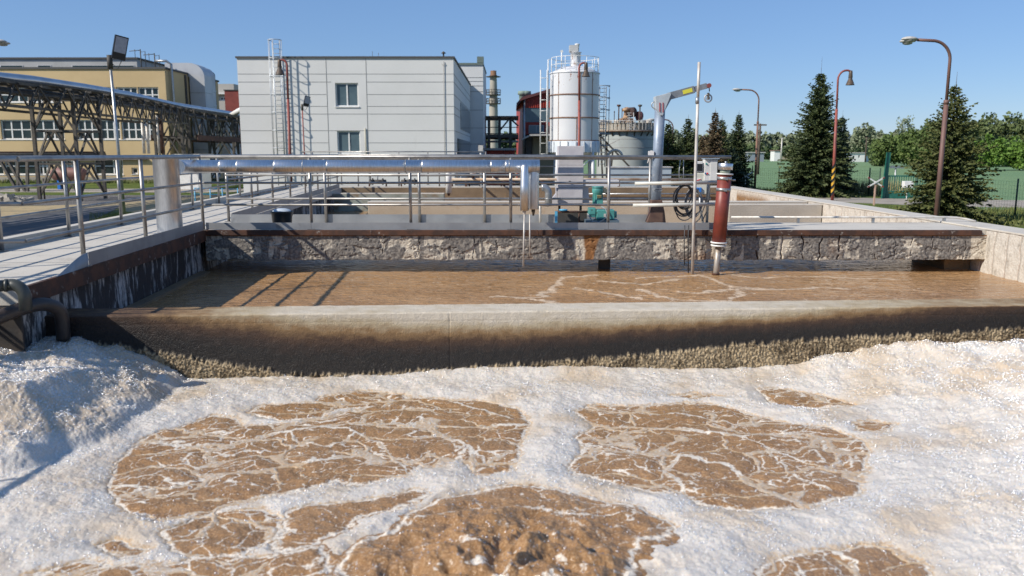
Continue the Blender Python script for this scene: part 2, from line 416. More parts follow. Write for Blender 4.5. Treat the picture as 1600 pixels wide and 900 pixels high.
def spruce(label, loc, H, Rb, seed, mat, group=None, dens=1.0, spray=.3, lead=.5, gap=.12):
    t = thing('spruce_tree', label, 'tree', loc, group, local=True)
    co, f, ti = spruce_arrays(seed, H, Rb, dens, spray, gap)
    me = tri_mesh('crown', co, f, mat, attrs={'tint': ti}); o = bpy.data.objects.new('crown', me); C.objects.link(o); o.parent = t
    MB().path([(0,0,-.1),(0,0,H*.5),(0,0,H),(0.01,0,H+lead)], [Rb*.06+.04,Rb*.03+.03,.014,.004], 8).build('trunk', bark, t)
    return t
def leafy_arrays(rg, H, Rx, n_clump, leaves, size, base=.25, open_=0.0):
    co = []; ti = []
    cz = H*(base+(1-base)/2); hz = H*(1-base)/2
    pts = rg.normal(size=(n_clump,3)); pts /= np.linalg.norm(pts,axis=1)[:,None]; ph_ = rg.uniform(0,6.28,3); az_ = np.arctan2(pts[:,1],pts[:,0]); pts *= (1+.20*np.sin(2*az_+ph_[0]+3*pts[:,2])+.14*np.sin(5*az_+ph_[1]-4*pts[:,2]))[:,None]
    pts *= (rg.uniform(.25,1,(n_clump,1)))**.45*rg.uniform(.85,1.08,(n_clump,1))
    cr = np.array([Rx,Rx,hz]); cs = pts*cr*.86+np.array([0,0,cz])
    for c in cs:
        r = Rx*rg.uniform(.14,.36); n = leaves
        d = rg.normal(size=(n,3)); d /= np.linalg.norm(d,axis=1)[:,None]; p = c+d*r*(rg.uniform(.3,1,(n,1))**.5)
        u = rg.normal(size=(n,3)); u /= np.linalg.norm(u,axis=1)[:,None]
        v = np.cross(u, rg.normal(size=(n,3))); v /= np.linalg.norm(v,axis=1)[:,None]
        s = size*rg.uniform(.6,1.2,(n,1))
        co.append(np.stack([p-u*s*.5, p+v*s*.4, p+u*s*.5, p-v*s*.4],1).reshape(-1,3)); ti.append(np.repeat(rg.random(n)*.5+.35*rg.random(),4))
    return np.concatenate(co), np.concatenate(ti), cs
def leafy(name, label, loc, H, Rx, seed, mat, n_clump=60, leaves=40, size=.5, base=.2, bk=None, group=None):
    rg = np.random.default_rng(seed); t = thing(name, label, 'tree', loc, group, local=True)
    co, ti, cs = leafy_arrays(rg, H, Rx, n_clump, leaves, size, base)
    me = tri_mesh('crown', co, np.arange(len(co)).reshape(-1,4), mat, attrs={'tint': ti}); o = bpy.data.objects.new('crown', me); C.objects.link(o); o.parent = t
    b = MB().path([(0,0,-.2),(0,.1,H*.3),(0,0,H*.7)], [H*.025,H*.018,H*.008], 8)
    for c in cs[:14]: b.path([(0,0,H*rg.uniform(.2,.45)), ((c[0])*.5,c[1]*.5,c[2]*.75+.1*H), tuple(c)], [H*.009,H*.006,H*.002], 5)
    b.build('trunk', bk or bark, t); return t
def place(px, D, z=0): return (G(px, 300).x/G(px,300).y*D*1.0, D, z)
def px_at(px, D, z=0): q = P(px, 300, D); return (q.x, D, z)
spruce('broad dark green spruce with a bare leader, beside the striped red lamp post', px_at(1272,58), 8.45, 2.75, 3, spruce_m, spray=.38, lead=1.1)
spruce('low blackish spruce tucked behind the red lamp post', px_at(1309,61), 5.6, 1.15, 5, spruce_dark, spray=.34)
spruce('shaggy olive green spruce standing by the tall brown double lamp', (G(1488,350).x, 36, 0), 5.85, 2.35, 9, spruce_yellow, spray=.29, lead=.6, gap=.12)
for i, (px, top, rb, sd, m_, lb) in enumerate([
    (1045,186,1.5,21,spruce_m,'bushy spruce right behind the hoist post'),
    (1076,178,1.5,22,spruce_m,'slim spruce with tiered top behind the cable coil'),
    (1100,205,1.6,23,spruce_brown,'low olive brown spruce above the control box'),
    (1118,168,1.3,24,spruce_brown,'thin browning spruce with a bare crown'),
    (1129,180,1.4,25,spruce_m,'narrow green spruce against the browning one'),
    (1155,172,1.45,26,spruce_m,'slim spruce nearest the crossed wooden boards'),
    (1062,215,1.7,27,spruce_m,'short dense spruce low behind the hoist'),
    (1142,222,1.8,28,spruce_dark,'short dark spruce behind the red filter pipe')]):
    D = 63+(i%3)*2.5; q = P(px, top, D)
    spruce(lb, (q.x, D, 0), q.z-.35, rb*1.05, sd, m_, 'spruces behind the tanks', spray=.34, dens=.85, lead=.35)
spring = foliage_mat('spring_leaves', (.065,.105,.028), (.085,.13,.034), (.13,.175,.05), .4)
bright = foliage_mat('fresh_bright_leaves', (.075,.15,.02), (.10,.185,.028), (.14,.23,.045), .5)
olive = foliage_mat('olive_leaves', (.09,.125,.045), (.12,.15,.055), (.16,.19,.08), .3)
greyg = foliage_mat('grey_green_leaves', (.15,.19,.11), (.19,.22,.14), (.24,.27,.17), .3)
dkg = foliage_mat('dull_green_leaves', (.065,.10,.045), (.09,.13,.055), (.13,.17,.07), .3)
def tree_px(name, label, px, top, D, wpx, seed, mat, **k):
    q = P(px, top, D); Rx = wpx/2/F*D
    return leafy(name, label, (q.x, D, 0), q.z, Rx, seed, mat, **k)
tree_px('poplar_tree', 'rounded grey green poplar above the white bungalow', 1354, 192, 340, 42, 31, greyg, n_clump=70, leaves=45, size=1.1)
tree_px('pale_tree', 'sparse pale tree standing taller than the wood', 1416, 174, 320, 40, 32, greyg, n_clump=46, leaves=16, size=.8, bk=pale_bark)
tree_px('leafy_tree', 'bright fresh green tree at the field edge beyond the spruce', 1551, 212, 150, 52, 33, bright, n_clump=70, leaves=60, size=.5, base=.02)
tree_px('leafy_tree', 'bright green tree cut by the edge of the photo, by the field', 1598, 215, 148, 56, 34, bright, n_clump=70, leaves=60, size=.5, base=.02)
tree_px('leafy_tree', 'mid green bush tree at the foot of the wood behind the gate', 1392, 212, 190, 62, 35, spring, n_clump=80, leaves=50, size=.6, base=.02)
tree_px('leafy_tree', 'yellow green tree in front of the wood near the tall lamp', 1440, 200, 175, 66, 36, spring, n_clump=80, leaves=55, size=.6, base=.02)
tree_px('leafy_tree', 'low bush at the field edge beside the white bungalow', 1375, 232, 200, 34, 37, dkg, n_clump=50, leaves=40, size=.55, base=.0)
# far woods, one mass each
def wood(name, label, spec, mat, seed, leaves, size, ncl):
    rg = np.random.default_rng(seed); cos = []; tis = []
    for (px, top, D, wpx) in spec:
        q = P(px, top, D); Rx = wpx/2/F*D
        co, ti, _ = leafy_arrays(rg, q.z, Rx, ncl, leaves, size, .03)
        cos.append(co+np.array([q.x, D, 0])); tis.append(np.clip(ti*rg.uniform(.2,1.6),0,1))
    co = np.concatenate(cos); me = tri_mesh(name, co, np.arange(len(co)).reshape(-1,4), mat, attrs={'tint': np.concatenate(tis)})
    o = bpy.data.objects.new(name, me); C.objects.link(o); return tag(o, label, 'woodland', None, 'stuff')
rr = random.Random(4)
wood('distant_wood', 'long distant wood across the far side of the field', [(px+rr.uniform(-4,4), 203+rr.uniform(-3,6), 440+rr.uniform(-15,25), 26) for px in range(1020,1470,11)], greyg, 41, 16, 2.2, 34)
wood('distant_wood', 'low scrub in front of the distant wood', [(px+rr.uniform(-4,4), 222+rr.uniform(-4,8), 405+rr.uniform(-10,10), 26) for px in range(1150,1460,17)], dkg, 42, 14, 1.8, 30)
wood('near_wood', 'high leafy wood beyond the field, by the photo edge', [(px+rr.uniform(-6,6), 172+max(0,(1545-px))*.13+rr.uniform(-4,9), 225+rr.uniform(-10,25), 52) for px in range(1455,1720,19)], olive, 43, 34, .95, 52)
wood('near_wood', 'dark lower edge of the leafy wood', [(px+rr.uniform(-6,6), 214+rr.uniform(-6,10), 195+rr.uniform(-8,12), 48) for px in range(1400,1720,24)], dkg, 44, 34, .8, 44)
# dry reeds along the fence, rough grass tufts on verges
def tufts(name, label, pts, h, w_, mat, seed, cat='grass'):
    rg = np.random.default_rng(seed); n = len(pts); p = np.array(pts)
    a = rg.uniform(0,2*PI,n); hh = h*rg.uniform(.5,1.2,n); lx, ly = rg.normal(0,.22,n)*hh, rg.normal(0,.22,n)*hh
    dx, dy = np.cos(a)*w_, np.sin(a)*w_
    z0 = np.zeros(n)-.02
    co = np.stack([np.stack([p[:,0]-dx,p[:,1]-dy,z0],1), np.stack([p[:,0]+dx,p[:,1]+dy,z0],1), np.stack([p[:,0]+lx,p[:,1]+ly,hh],1)],1).reshape(-1,3)
    me = tri_mesh(name, co, np.arange(3*n).reshape(-1,3), mat, attrs={'tint': np.repeat(rg.random(n),3)})
    o = bpy.data.objects.new(name, me); C.objects.link(o); return tag(o, label, cat, None, 'stuff')
reed_m = foliage_mat('dry_reed', (.40,.32,.18), (.48,.40,.25), (.30,.30,.12))
tuft_m = foliage_mat('grass_blade', (.06,.10,.02), (.09,.13,.03), (.20,.20,.07))
rg = np.random.default_rng(5)
L = [(24.3+rg.uniform(-.5,.9), rg.uniform(57.5,66)) for _ in range(3500)]
L = [(20.4+(69.5-y)*.52+rg.uniform(.1,1.2), y) for x,y in L]
tufts('reeds', 'dry straw coloured reeds along the wire fence', L, 1.1, .025, reed_m, 6)
L = [(rg.uniform(19,27), rg.uniform(34,44)) for _ in range(5000)]+[(rg.uniform(9,24), rg.uniform(56,70)) for _ in range(4000)]
tufts('tall_grass', 'rough grass tufts on the verge by the spruces', L, .28, .03, tuft_m, 7)
L = [G(rg.uniform(140,300), rg.uniform(334,372)).to_2d() for _ in range(6000)]
L = [q for q in L if q[0] < -7.2]
tufts('tall_grass', 'short turf blades beside the tank walkway', L, .13, .015, tuft_m, 8)
L = [(rg.uniform(-60,-33), 86.2-abs(rg.normal(0,1.2))) for _ in range(2500)]+[(rg.uniform(-16,-8), rg.uniform(34,54)) for _ in range(3000)]
tufts('weeds', 'patchy weeds along the ochre building wall and lawn', L, .4, .05, tuft_m, 9)
# ------------------------------------------------------------ tank geometry
def Yf(x): return 7.74+(x+4.78)*.0595          # front face of the partition wall
PTH = .40                                        # its thickness
def Xi(y): return -4.40-.075*(y-7.7)             # inner edge of the side walkway
XR = 7.42                                        # inner face of the outer wall
YS0, YS1 = 12.74, 14.22                          # bridge deck, front and back edge
YE = 29.0
def wallz(px, py):                               # point on the partition's face seen at that pixel
    x = 0
    for _ in range(5): q = P(px, py, Yf(x)); x = q.x
    return q.x, q.z
def interp(tab, x): return np.interp(x, [a for a,b in tab], [b for a,b in tab])
def concrete_tex(nt, pos, scale=60): return _noise(nt, pos, scale, 4)

# partition wall: stained, wet, crusted at the water line
def partition_mat():
    m, nt, b, pos = newmat('stained_partition_concrete')
    st = _attr(nt, 'stain'); cr = _attr(nt, 'crust')
    n = _noise(nt, pos, 7, 7, (1,1,2.2), .65); n2 = _noise(nt, pos, 55, 4); n3 = _noise(nt, pos, 1.3, 4)
    f = _math(nt, 'ADD', st, _math(nt, 'MULTIPLY', _math(nt, 'SUBTRACT', n, .5), .42))
    f = _math(nt, 'ADD', f, _math(nt, 'MULTIPLY', _math(nt, 'SUBTRACT', n3, .5), .25))
    rp = nt.nodes.new('ShaderNodeValToRGB'); nt.links.new(f, rp.inputs[0]); e = rp.color_ramp.elements
    e[0].position = 0; e[0].color = (.60,.535,.435,1); e[1].position = 1; e[1].color = (.016,.015,.015,1)
    for p_, c_ in ((.22,(.44,.36,.24)), (.42,(.25,.155,.075)), (.62,(.075,.042,.026)), (.82,(.033,.022,.018))):
        q = e.new(p_); q.color = (*c_,1)
    c = _mix(nt, _ramp(nt, n2, .3, .8), rp.outputs[0], _mix(nt, .10, rp.outputs[0], (.20,.15,.10)))
    cc = _mix(nt, _ramp(nt, _math(nt,'ADD',_math(nt,'MULTIPLY',_noise(nt, pos, 42, 4),.6),_math(nt,'MULTIPLY',_noise(nt, pos, 4, 4),.4)), .40, .60), (.10,.07,.038), (.47,.365,.225))
    nt.links.new(_mix(nt, cr, c, cc), b.inputs['Base Color'])
    r = nt.nodes.new('ShaderNodeMapRange'); nt.links.new(st, r.inputs['Value']); r.inputs['From Min'].default_value = .4; r.inputs['From Max'].default_value = .9
    r.inputs['To Min'].default_value = .85; r.inputs['To Max'].default_value = .42; nt.links.new(r.outputs[0], b.inputs['Roughness'])
    b.inputs['Specular IOR Level'].default_value = .3
    bumpit(nt, b, _math(nt, 'ADD', _noise(nt, pos, 110, 3), n2), .8, .008); return m
def make_partition():
    t = thing('partition_wall', 'low concrete divider wall, beige top fading to black slime and crust above the foam', 'wall', (0.2, 8.2, .4))
    nc = 1500; xs = np.linspace(-5.05, XR+.1, nc)
    crt = [wallz(a,b) for a,b in [(-60,525),(62,530),(120,534),(195,540),(250,550),(312,560),(400,574),(455,585),(580,583),(670,577),(765,571),(880,563),(1000,553),(1147,538),(1293,528),(1489,519),(1600,511),(1750,508)]]
    pale_edge = [wallz(a,b) for a,b in [(-60,470),(30,480),(200,494),(300,500),(400,495),(500,500),(600,504),(700,507),(800,507),(1000,500),(1200,492),(1400,480),(1600,470),(1750,468)]]  # lower limit of the pale, unstained concrete
    nz = 110; zf = np.linspace(.55, PT-.012, nz); ny = 26
    rows = []
    for z in zf: rows.append((z, 0, 0))
    for k in range(ny+1): rows.append((PT, k/ny*PTH if k else .012, 1))
    X = np.tile(xs, (len(rows),1)); Z = np.array([r[0] for r in rows])[:,None]*np.ones(nc); off = np.array([r[1] for r in rows])[:,None]*np.ones(nc)
    top = np.array([r[2] for r in rows])[:,None]*np.ones(nc)
    ct = interp(crt, X)[()] + .022*fbm(X*9, Z*0, 3, 3)
    drip = fbm(X*30, Z*6, 9, 4); lum = fbm(X*62, Z*44, 12, 3)
    cm = sst(ct+.035*drip-Z, -.012, .022)*(1-top)
    lt = interp(pale_edge, X)
    ct0 = np.minimum(ct, lt-.06)
    tt = (lt-Z)/(lt-ct0)
    s0 = interp([(-5.1,.74),(-3.9,.70),(-3.0,.42),(-2.2,.20),(-1.2,.15),(2.6,.16),(3.6,.30),(4.6,.50),(7.5,.6)], X)
    stain = np.clip(s0+(1.05-s0)*np.clip(tt*1.4,-.25,1), 0, 1.1)
    tend = interp([(-5.1,.62),(-3.8,.60),(-3.1,.42),(-2.6,.2),(-2.1,.06),(2.2,.03),(3.4,.16),(4.6,.34),(7.5,.5)], X)
    tend = tend+.05*fbm(X*3, off*9, 77, 3)
    stain = np.where(top > 0, tend, np.maximum(stain, 0.0))
    # bristly crust stands proud; ledge pulls back just over the water
    prow = cm*(.014+(.012+.014*np.abs(fbm(X*2.1,Z*3,19,3)))*np.maximum(lum,-.3)+.012*np.abs(drip))+.0022*fbm(X*12,Z*12,5,3)*(1-top)
    under = (1-sst(Z, W1+.005, W1+.05))*(interp([(-5,0),(-3.2,0),(-3,1),(-.9,1),(-.7,0),(8,0)], X))
    prow = prow*(1-under)-.03*under
    stain = np.where(under*(1-top) > .3, .9, stain); cm = cm*(1-under)  # gap over the water coloured near-black for its shadow
    chip = np.maximum(0, fbm(X*5, X*0+3, 31, 4)-.35)*.02
    Z2 = Z+np.where(top > 0, .0035*fbm(X*6, off*20, 8, 3)-np.where(off < .03, chip+.004, 0), 0)
    jx = (np.abs(X+.62) < .003)
    Y = Yf(X)+off-prow+np.where(jx & (top < 1), .006, 0)+.004*np.exp(-((Z-1.355-.003*fbm(X*4,Z*0,55,2))/.004)**2)*(top < 1)
    o = grid_mesh('face', X, Y, Z2, partition_mat(), {'stain': stain, 'crust': cm}, loc=(0.2,8.2,.4)); o.location = (0,0,0); o.parent = t
    m = MB(); y0a, y0b = Yf(-5.05)+.05, Yf(XR+.1)+.05
    m.slab([(-5.05,y0a),(XR+.1,y0b),(XR+.1,y0b-.05+PTH),(-5.05,y0a-.05+PTH)], .2, PT-.02)
    m.build('core', conc_beige, t)
make_partition()

# bridge deck across the tank
def spall_mat():
    m, nt, b, pos = newmat('spalled_concrete')
    cr = _attr(nt, 'crack'); ru = _attr(nt, 'rust'); dk = _attr(nt, 'dark')
    n = _noise(nt, pos, 6, 8, None, .7); n2 = _noise(nt, pos, 26, 6, None, .6)
    c = _mix(nt, _ramp(nt, n2, .35, .65), (.58,.52,.42), (.42,.375,.305))
    f = _ramp(nt, _math(nt, 'ADD', _math(nt, 'MULTIPLY', n, .55), _math(nt, 'MULTIPLY', dk, .6)), .45, .56)
    c = _mix(nt, f, c, _mix(nt, _ramp(nt, n2, .35, .6), (.26,.235,.205), (.13,.12,.11)))
    c = _mix(nt, _ramp(nt, _math(nt, 'MULTIPLY', ru, _math(nt,'ADD', n, .3)), .25, .6), c, (.22,.10,.035))
    c = _mix(nt, cr, c, (.07,.032,.018))
    nt.links.new(c, b.inputs['Base Color']); b.inputs['Roughness'].default_value = .9
    bumpit(nt, b, _math(nt, 'ADD', n2, n), .42, .02); return m
def make_bridge():
    t = thing('bridge_deck', 'concrete bridge deck with spalled grey face and rusty top edge spanning the brown tank', 'walkway', (1.3, 13.4, 1.3))
    x0, x1 = Xi(YS0)-.02, XR
    m = MB().box(x0, x1, YS0+.06, YS1, 1.37, DECK-.001); m.build('slab', conc_deck, t)
    nc, nr = 1500, 60; X, Z = np.meshgrid(np.linspace(x0, x1, nc), np.linspace(1.325, DECK-.075, nr))
    rg = np.random.default_rng(2)
    crack = np.zeros_like(X); px_c = [425,470,508,562,600,655,703,741,776,1045,1150,1183,1222,1255,1283,1312,1372,1400,1425,1458,1486,1510]
    for i, p_ in enumerate(px_c):
        xc = P(p_, 385, YS0).x; w_ = .015 if p_ > 1180 and p_ < 1320 else .006
        wob = .03*fbm(Z*6+i*7.3, Z*0+i, i, 3)+(Z-1.6)*rg.normal(0,.12)
        crack = np.maximum(crack, sst(-np.abs(X-xc-wob), -w_, -w_*.3)*sst(fbm(X*4,Z*7,i,2), *((-.55,-.2) if 1180 < p_ < 1320 else (-.05,.3))))
    big = fbm(X*3.2, Z*4.5, 50, 5, .6); spall = sst(big, .02, .14)
    dark = .5+.55*fbm(X*1.15, Z*1.2, 52, 3)
    dark = dark+.10*interp([(-5,.6),(-3.5,.2),(3.2,0),(4.2,-1.2),(5.0,.9),(5.9,.6),(6.3,-.9),(7.4,-.6)], X)
    dark = np.clip(dark*(1-.65*spall)+.1+.45*sst(fbm(X*5.5, Z*.9, 57, 3), .1, .5), 0, 1)
    rust = sst(fbm(X*1.3, Z*.5, 61, 3), .05, .5)*interp([(-5,.2),(.2,.35),(.8,1.2),(2.0,1.3),(2.6,.5),(7.5,.3)], X)
    rust = np.maximum(rust, sst(Z, DECK-.11, DECK-.08)*.8)
    low = 1-sst(Z-1.345-.025*fbm(X*2.4, Z*0, 66, 4), -.012, .01)
    Y = YS0+.02+.013*spall-.006*fbm(X*14,Z*14,70,3)+.035*crack+.07*low
    o = grid_mesh('face', X, Y, Z+.03*low, spall_mat(), {'crack': crack, 'rust': rust, 'dark': dark}, loc=(1.3,13.4,1.3)); o.location = (0,0,0); o.parent = t
    e = MB(); xx = x0+.02
    while xx < x1-.1:
        nx = min(xx+2.6, x1-.09); e.box(xx, nx-.006, YS0-.012, YS0+.055, DECK-.078, DECK+.003); xx = nx
    e.build('edge_angle', steel_rust, t, bevel=.004)
    p0 = P(936, 412, YS0+.5); p1 = P(953, 412, YS0+.5)
    MB().box(p0.x, p1.x, YS0+.45, YS0+.62, .6, 1.4).build('pillar', dark_steel, t)
    p0 = P(1478, 412, YS0+.35)
    MB().box(p0.x, XR-.01, YS0+.4, YS1, .6, 1.38).build('abutment', conc_rust, t)
make_bridge()

# outer wall, ribbed
def rib_mat():
    m, nt, b, pos = newmat('ribbed_wall_concrete')
    cr = _attr(nt, 'crack'); ru = _attr(nt, 'rust')
    n = _noise(nt, pos, 5, 7, (1,1,.6), .65); n2 = _noise(nt, pos, 30, 5)
    c = _mix(nt, _ramp(nt, n2, .3, .7), (.60,.56,.49), (.47,.43,.37))
    c = _mix(nt, _ramp(nt, n, .55, .72), c, (.26,.23,.19))
    c = _mix(nt, ru, c, _mix(nt, _ramp(nt, n2, .4, .6), (.30,.165,.06), (.16,.09,.045)))
    c = _mix(nt, cr, c, (.19,.085,.05))
    nt.links.new(c, b.inputs['Base Color']); b.inputs['Roughness'].default_value = .9
    bumpit(nt, b, _math(nt, 'ADD', n2, n), .6, .02); return m
def make_outer():
    t = thing('outer_wall', 'whitish ribbed concrete side wall of the tank, streaked with rust lines', 'wall', (7.9, 18, 0))
    nr, nc = 40, 2200; Y, Z = np.meshgrid(np.linspace(6.5, YE+.1, nc), np.linspace(.6, DECK-.001, nr))
    sp = .33; ph = (Y+.03*fbm(Z*3,Y*.7,3,2))/sp; d = np.abs(ph-np.round(ph))*sp
    k = _hash(np.round(ph), np.round(ph)*0, 8)
    crack = sst(-d, -.022, -.008)*sst(k+.4*fbm(Y*2,Z*5,4,2), .15, .4)*sst(DECK-Z, .02, .06)
    ru = sst(fbm(Y*.9, Z*.8, 13, 4)+interp([(6,-.5),(17,-.5),(21,.25),(29,.55)], Y)*1.0, .1, .6)*sst(DECK-Z, -.02, .25)
    X = XR+.02*crack+.006*fbm(Y*7,Z*7,6,3)+.0*Z
    o = grid_mesh('face', X, Y, Z, rib_mat(), {'crack': crack, 'rust': ru}, loc=(7.9,18,0)); o.location = (0,0,0); o.parent = t
    MB().box(XR+.01, XR+.52, 6.5, YE+.5, 0, DECK+.001).build('core', conc_old, t)
    MB().box(XR-.012, XR+.54, 6.5, YE+.5, DECK+.002, DECK+.03).build('coping', conc_deck, t, bevel=.006)
make_outer()

# side walkway
def streak_mat():
    m, nt, b, pos = newmat('black_streaked_wall')
    n = _noise(nt, pos, 5, 8, (2.2,2.2,.38), .7); n2 = _noise(nt, pos, 30, 5, (1,1,.5)); n3 = _noise(nt, pos, 1.2, 3)
    f = _ramp(nt, _math(nt,'ADD', _math(nt,'MULTIPLY',n,.8), _math(nt,'MULTIPLY',n3,.35)), .57, .66)
    c = _mix(nt, f, (.025,.026,.03), _mix(nt, _ramp(nt,n2,.35,.7), (.52,.52,.52), (.25,.26,.28)))
    nt.links.new(c, b.inputs['Base Color']); b.inputs['Roughness'].default_value = .7
    bumpit(nt, b, n2, .5, .02); return m
def make_walkway():
    t = thing('side_walkway', 'pale concrete walkway along the tank with black streaked inner wall', 'walkway', (-5.6, 16, 0))
    ya, yb = 7.2, YE+1.0
    W_ = 1.72
    inn = lambda y, d=0: (Xi(y)-d, y)
    deck = [inn(ya), inn(yb), inn(yb, W_), inn(ya, W_)]
    MB().slab([inn(ya,.0), inn(yb,.0), inn(yb,W_), inn(ya,W_)], DECK-.16, DECK).build('deck', conc_deck, t)
    for k in range(9):
        y = 8.9+2.5*k; MB().slab([(Xi(y)-.004,y),(Xi(y)-.004,y+.012),(Xi(y)-W_+.005,y+.012),(Xi(y)-W_+.005,y)], DECK-.01, DECK+.0025).build('expansion_joint', joint_m, t)
    MB().slab([(-7.3,.5),(-5.28,.5),(-5.28,ya-.003),(-7.3,ya-.003)], DECK-.16, DECK).build('deck', conc_deck, t)
    # wall under the deck
    MB().slab([inn(ya+.02,.13), inn(yb,.13), inn(yb,W_-.06), inn(ya+.02,W_-.06)], 0, DECK-.161).build('core', conc_old, t)
    MB().slab([(-7.2,.5),(-5.85,.5),(-5.85,ya+.01),(-7.2,ya+.01)], 0, DECK-.161).build('core', conc_rust, t)
    nr, nc = 14, 300; Y, Z = np.meshgrid(np.linspace(ya+.02, yb, nc), np.linspace(.5, DECK-.14, nr))
    X = Xi(Y)-.11+.012*fbm(Y*5, Z*5, 2, 3)
    o = grid_mesh('wall_face', X, Y, Z, streak_mat(), None, loc=(-5.6,16,0)); o.location = (0,0,0); o.parent = t
    b = MB(); b.slab([(Xi(7.7)+.05-.01,7.9),(Xi(12.7)+.05,12.7),(Xi(12.7)-.1,12.7),(Xi(7.7)-.1,7.9)], W2-.2, W2+.035); b.build('ledge', conc_rust, t)
    e = MB()
    e.slab([(Xi(ya)+.012,ya),(Xi(YS0)+.012,YS0-.02),(Xi(YS0)-.03,YS0-.02),(Xi(ya)-.03,ya)], DECK-.165, DECK+.003)
    e.build('edge_angle', steel_rust, t)
    MB().slab([(-5.45,7.17),(Xi(7.2)-.02,7.17),(Xi(7.2)-.02,7.195),(-5.45,7.195)], 0, DECK-.17).build('end_shade_sheet', M('shade_black_face',(.025,.022,.02),(.045,.035,.028),.6,0,3,bump=.4,bs=20), t)  # thin black sheet added over the end, painting the corner's shade
    k = MB(); k.slab([(Xi(y)-W_+dx, y) for dx, y in ((.0,.5+7),(.0,yb),(-.16,yb),(-.16,7.5))], 0, DECK+.13)
    k.slab([(-7.14,.5),(-7.14,7.5),(-7.3,7.5),(-7.3,.5)], 0, DECK+.128)
    k.build('kerb', conc_deck, t, bevel=.01)
make_walkway()

# inner walls of the rear basins
def simple_wall(name, label, poly, z0, z1, mat, topmat=None, loc=None):
    a = np.array(poly); t = thing(name, label, 'wall', (a[:,0].mean(), a[:,1].mean(), z0))
    MB().slab(poly, z0, z1).build('body', mat, t, bevel=.01)
    if topmat:
        c = a.mean(0); pl = [tuple(c+(q-c)*np.array([1.002,1.02])) for q in a]
        MB().slab(pl, z1+.002, z1+.035).build('coping', topmat, t, bevel=.006)
    return t
xl = P(575, 325, 20.6).x
simple_wall('cross_wall', 'sandy beige concrete cross wall inside the rear basin', [(xl,20.6),(XR-.02,20.6),(XR-.02,20.95),(xl,20.95)], .5, DECK-.04, conc_beige, conc_deck)
simple_wall('cross_wall', 'short grey end of the cross wall meeting the ribbed outer wall', [(P(1138,330,19.7).x,19.6),(XR-.02,19.6),(XR-.02,19.9),(P(1138,330,19.7).x,19.9)], .5, DECK-.05, conc_old, conc_deck)
simple_wall('end_wall', 'rust brown wall closing the far end of the basins', [(Xi(YE)-.05,YE),(XR-.02,YE),(XR-.02,YE+.4),(Xi(YE)-.05,YE+.4)], .5, DECK-.01, conc_rust, conc_deck)
simple_wall('end_platform', 'pale concrete platform behind the far basin wall', [(Xi(YE)-1.5,YE+.42),(XR+.5,YE+.42),(XR+.5,YE+2.6),(Xi(YE)-1.5,YE+2.6)], 0, DECK-.03, conc_old)
simple_wall('basin_wall', 'greenish grey stained wall of the side channel', [(Xi(26)+.0,26.6),(-2.2,26.6),(-2.2,26.9),(Xi(26)+.0,26.9)], .5, DECK-.12, M('greenish_grey_concrete',(.30,.33,.29),(.18,.19,.16),.9,0,1.2,c3=(.20,.13,.07),s3=1.6,lo3=.5,hi3=.7,bump=.4,bs=25), conc_deck)
simple_wall('front_channel_wall', 'concrete wall under the walkway corner, coloured dark for its shade', [(-5.8,.5),(-5.36,.5),(-5.36,7.1),(-5.8,7.1)], 0, DECK-.4, M('shade_dark_concrete',(.03,.026,.022),(.05,.04,.03),.6,0,2,bump=.4,bs=20))  # near-black base colour carries the shade under the walkway
# step wall beside partition end; its black stands in for the recess's shade
simple_wall('recess_wall', 'wall in the recess beyond the divider end, shade put into its black colour', [(-5.3,7.25),(-4.55,7.25),(-4.55,8.3),(-5.3,8.3)], .3, PT-.06, M('black_wet_concrete',(.02,.018,.017),(.04,.03,.025),.5,0,3,bump=.5,bs=20))

# ------------------------------------------------------------ rear basin water
def water2_mat():
    m, nt, b, pos = newmat('brown_water')
    st = _attr(nt, 'streak')
    n = _noise(nt, pos, .8, 4, (1,2,1)); n2 = _noise(nt, pos, 16, 6, (1,1.6,1), .65)
    c = _mix(nt, _ramp(nt, n, .35, .65), (.385,.225,.105), (.31,.175,.078))
    c = _mix(nt, _ramp(nt, _noise(nt, pos, 9, 5, (1,3.2,1), .6), .5, .78), c, (.50,.32,.17))  # ripple highlights painted in as paler streaks
    c = _mix(nt, _ramp(nt, _noise(nt, pos, 5, 5, (1,3.6,1), .6), .55, .8), c, (.19,.10,.045))
    f = _ramp(nt, _math(nt,'ADD', st, _math(nt,'MULTIPLY', _math(nt,'SUBTRACT', n2, .5), 2.6)), .42, 1.1)
    speck = _ramp(nt, _noise(nt, pos, 30, 3, (1,1.3,1)), .72, .78)
    f = _math(nt, 'MAXIMUM', f, _math(nt, 'MULTIPLY', speck, _ramp(nt, _noise(nt, pos, 1.1, 3), .5, .65)))
    nt.links.new(_mix(nt, f, c, (.60,.47,.34)), b.inputs['Base Color'])
    r = nt.nodes.new('ShaderNodeMapRange'); nt.links.new(f, r.inputs['Value']); r.inputs['To Min'].default_value = .06; r.inputs['To Max'].default_value = .55
    nt.links.new(r.outputs[0], b.inputs['Roughness']); b.inputs['IOR'].default_value = 1.33
    h = _math(nt, 'ADD', _math(nt,'MULTIPLY',_noise(nt, pos, 5, 4, (1,2.4,1)),1.0), _math(nt,'MULTIPLY', _noise(nt, pos, 22, 3, (1,2,1)), .25))
    bumpit(nt, b, h, 1.0, .055); return m
w2m = water2_mat()
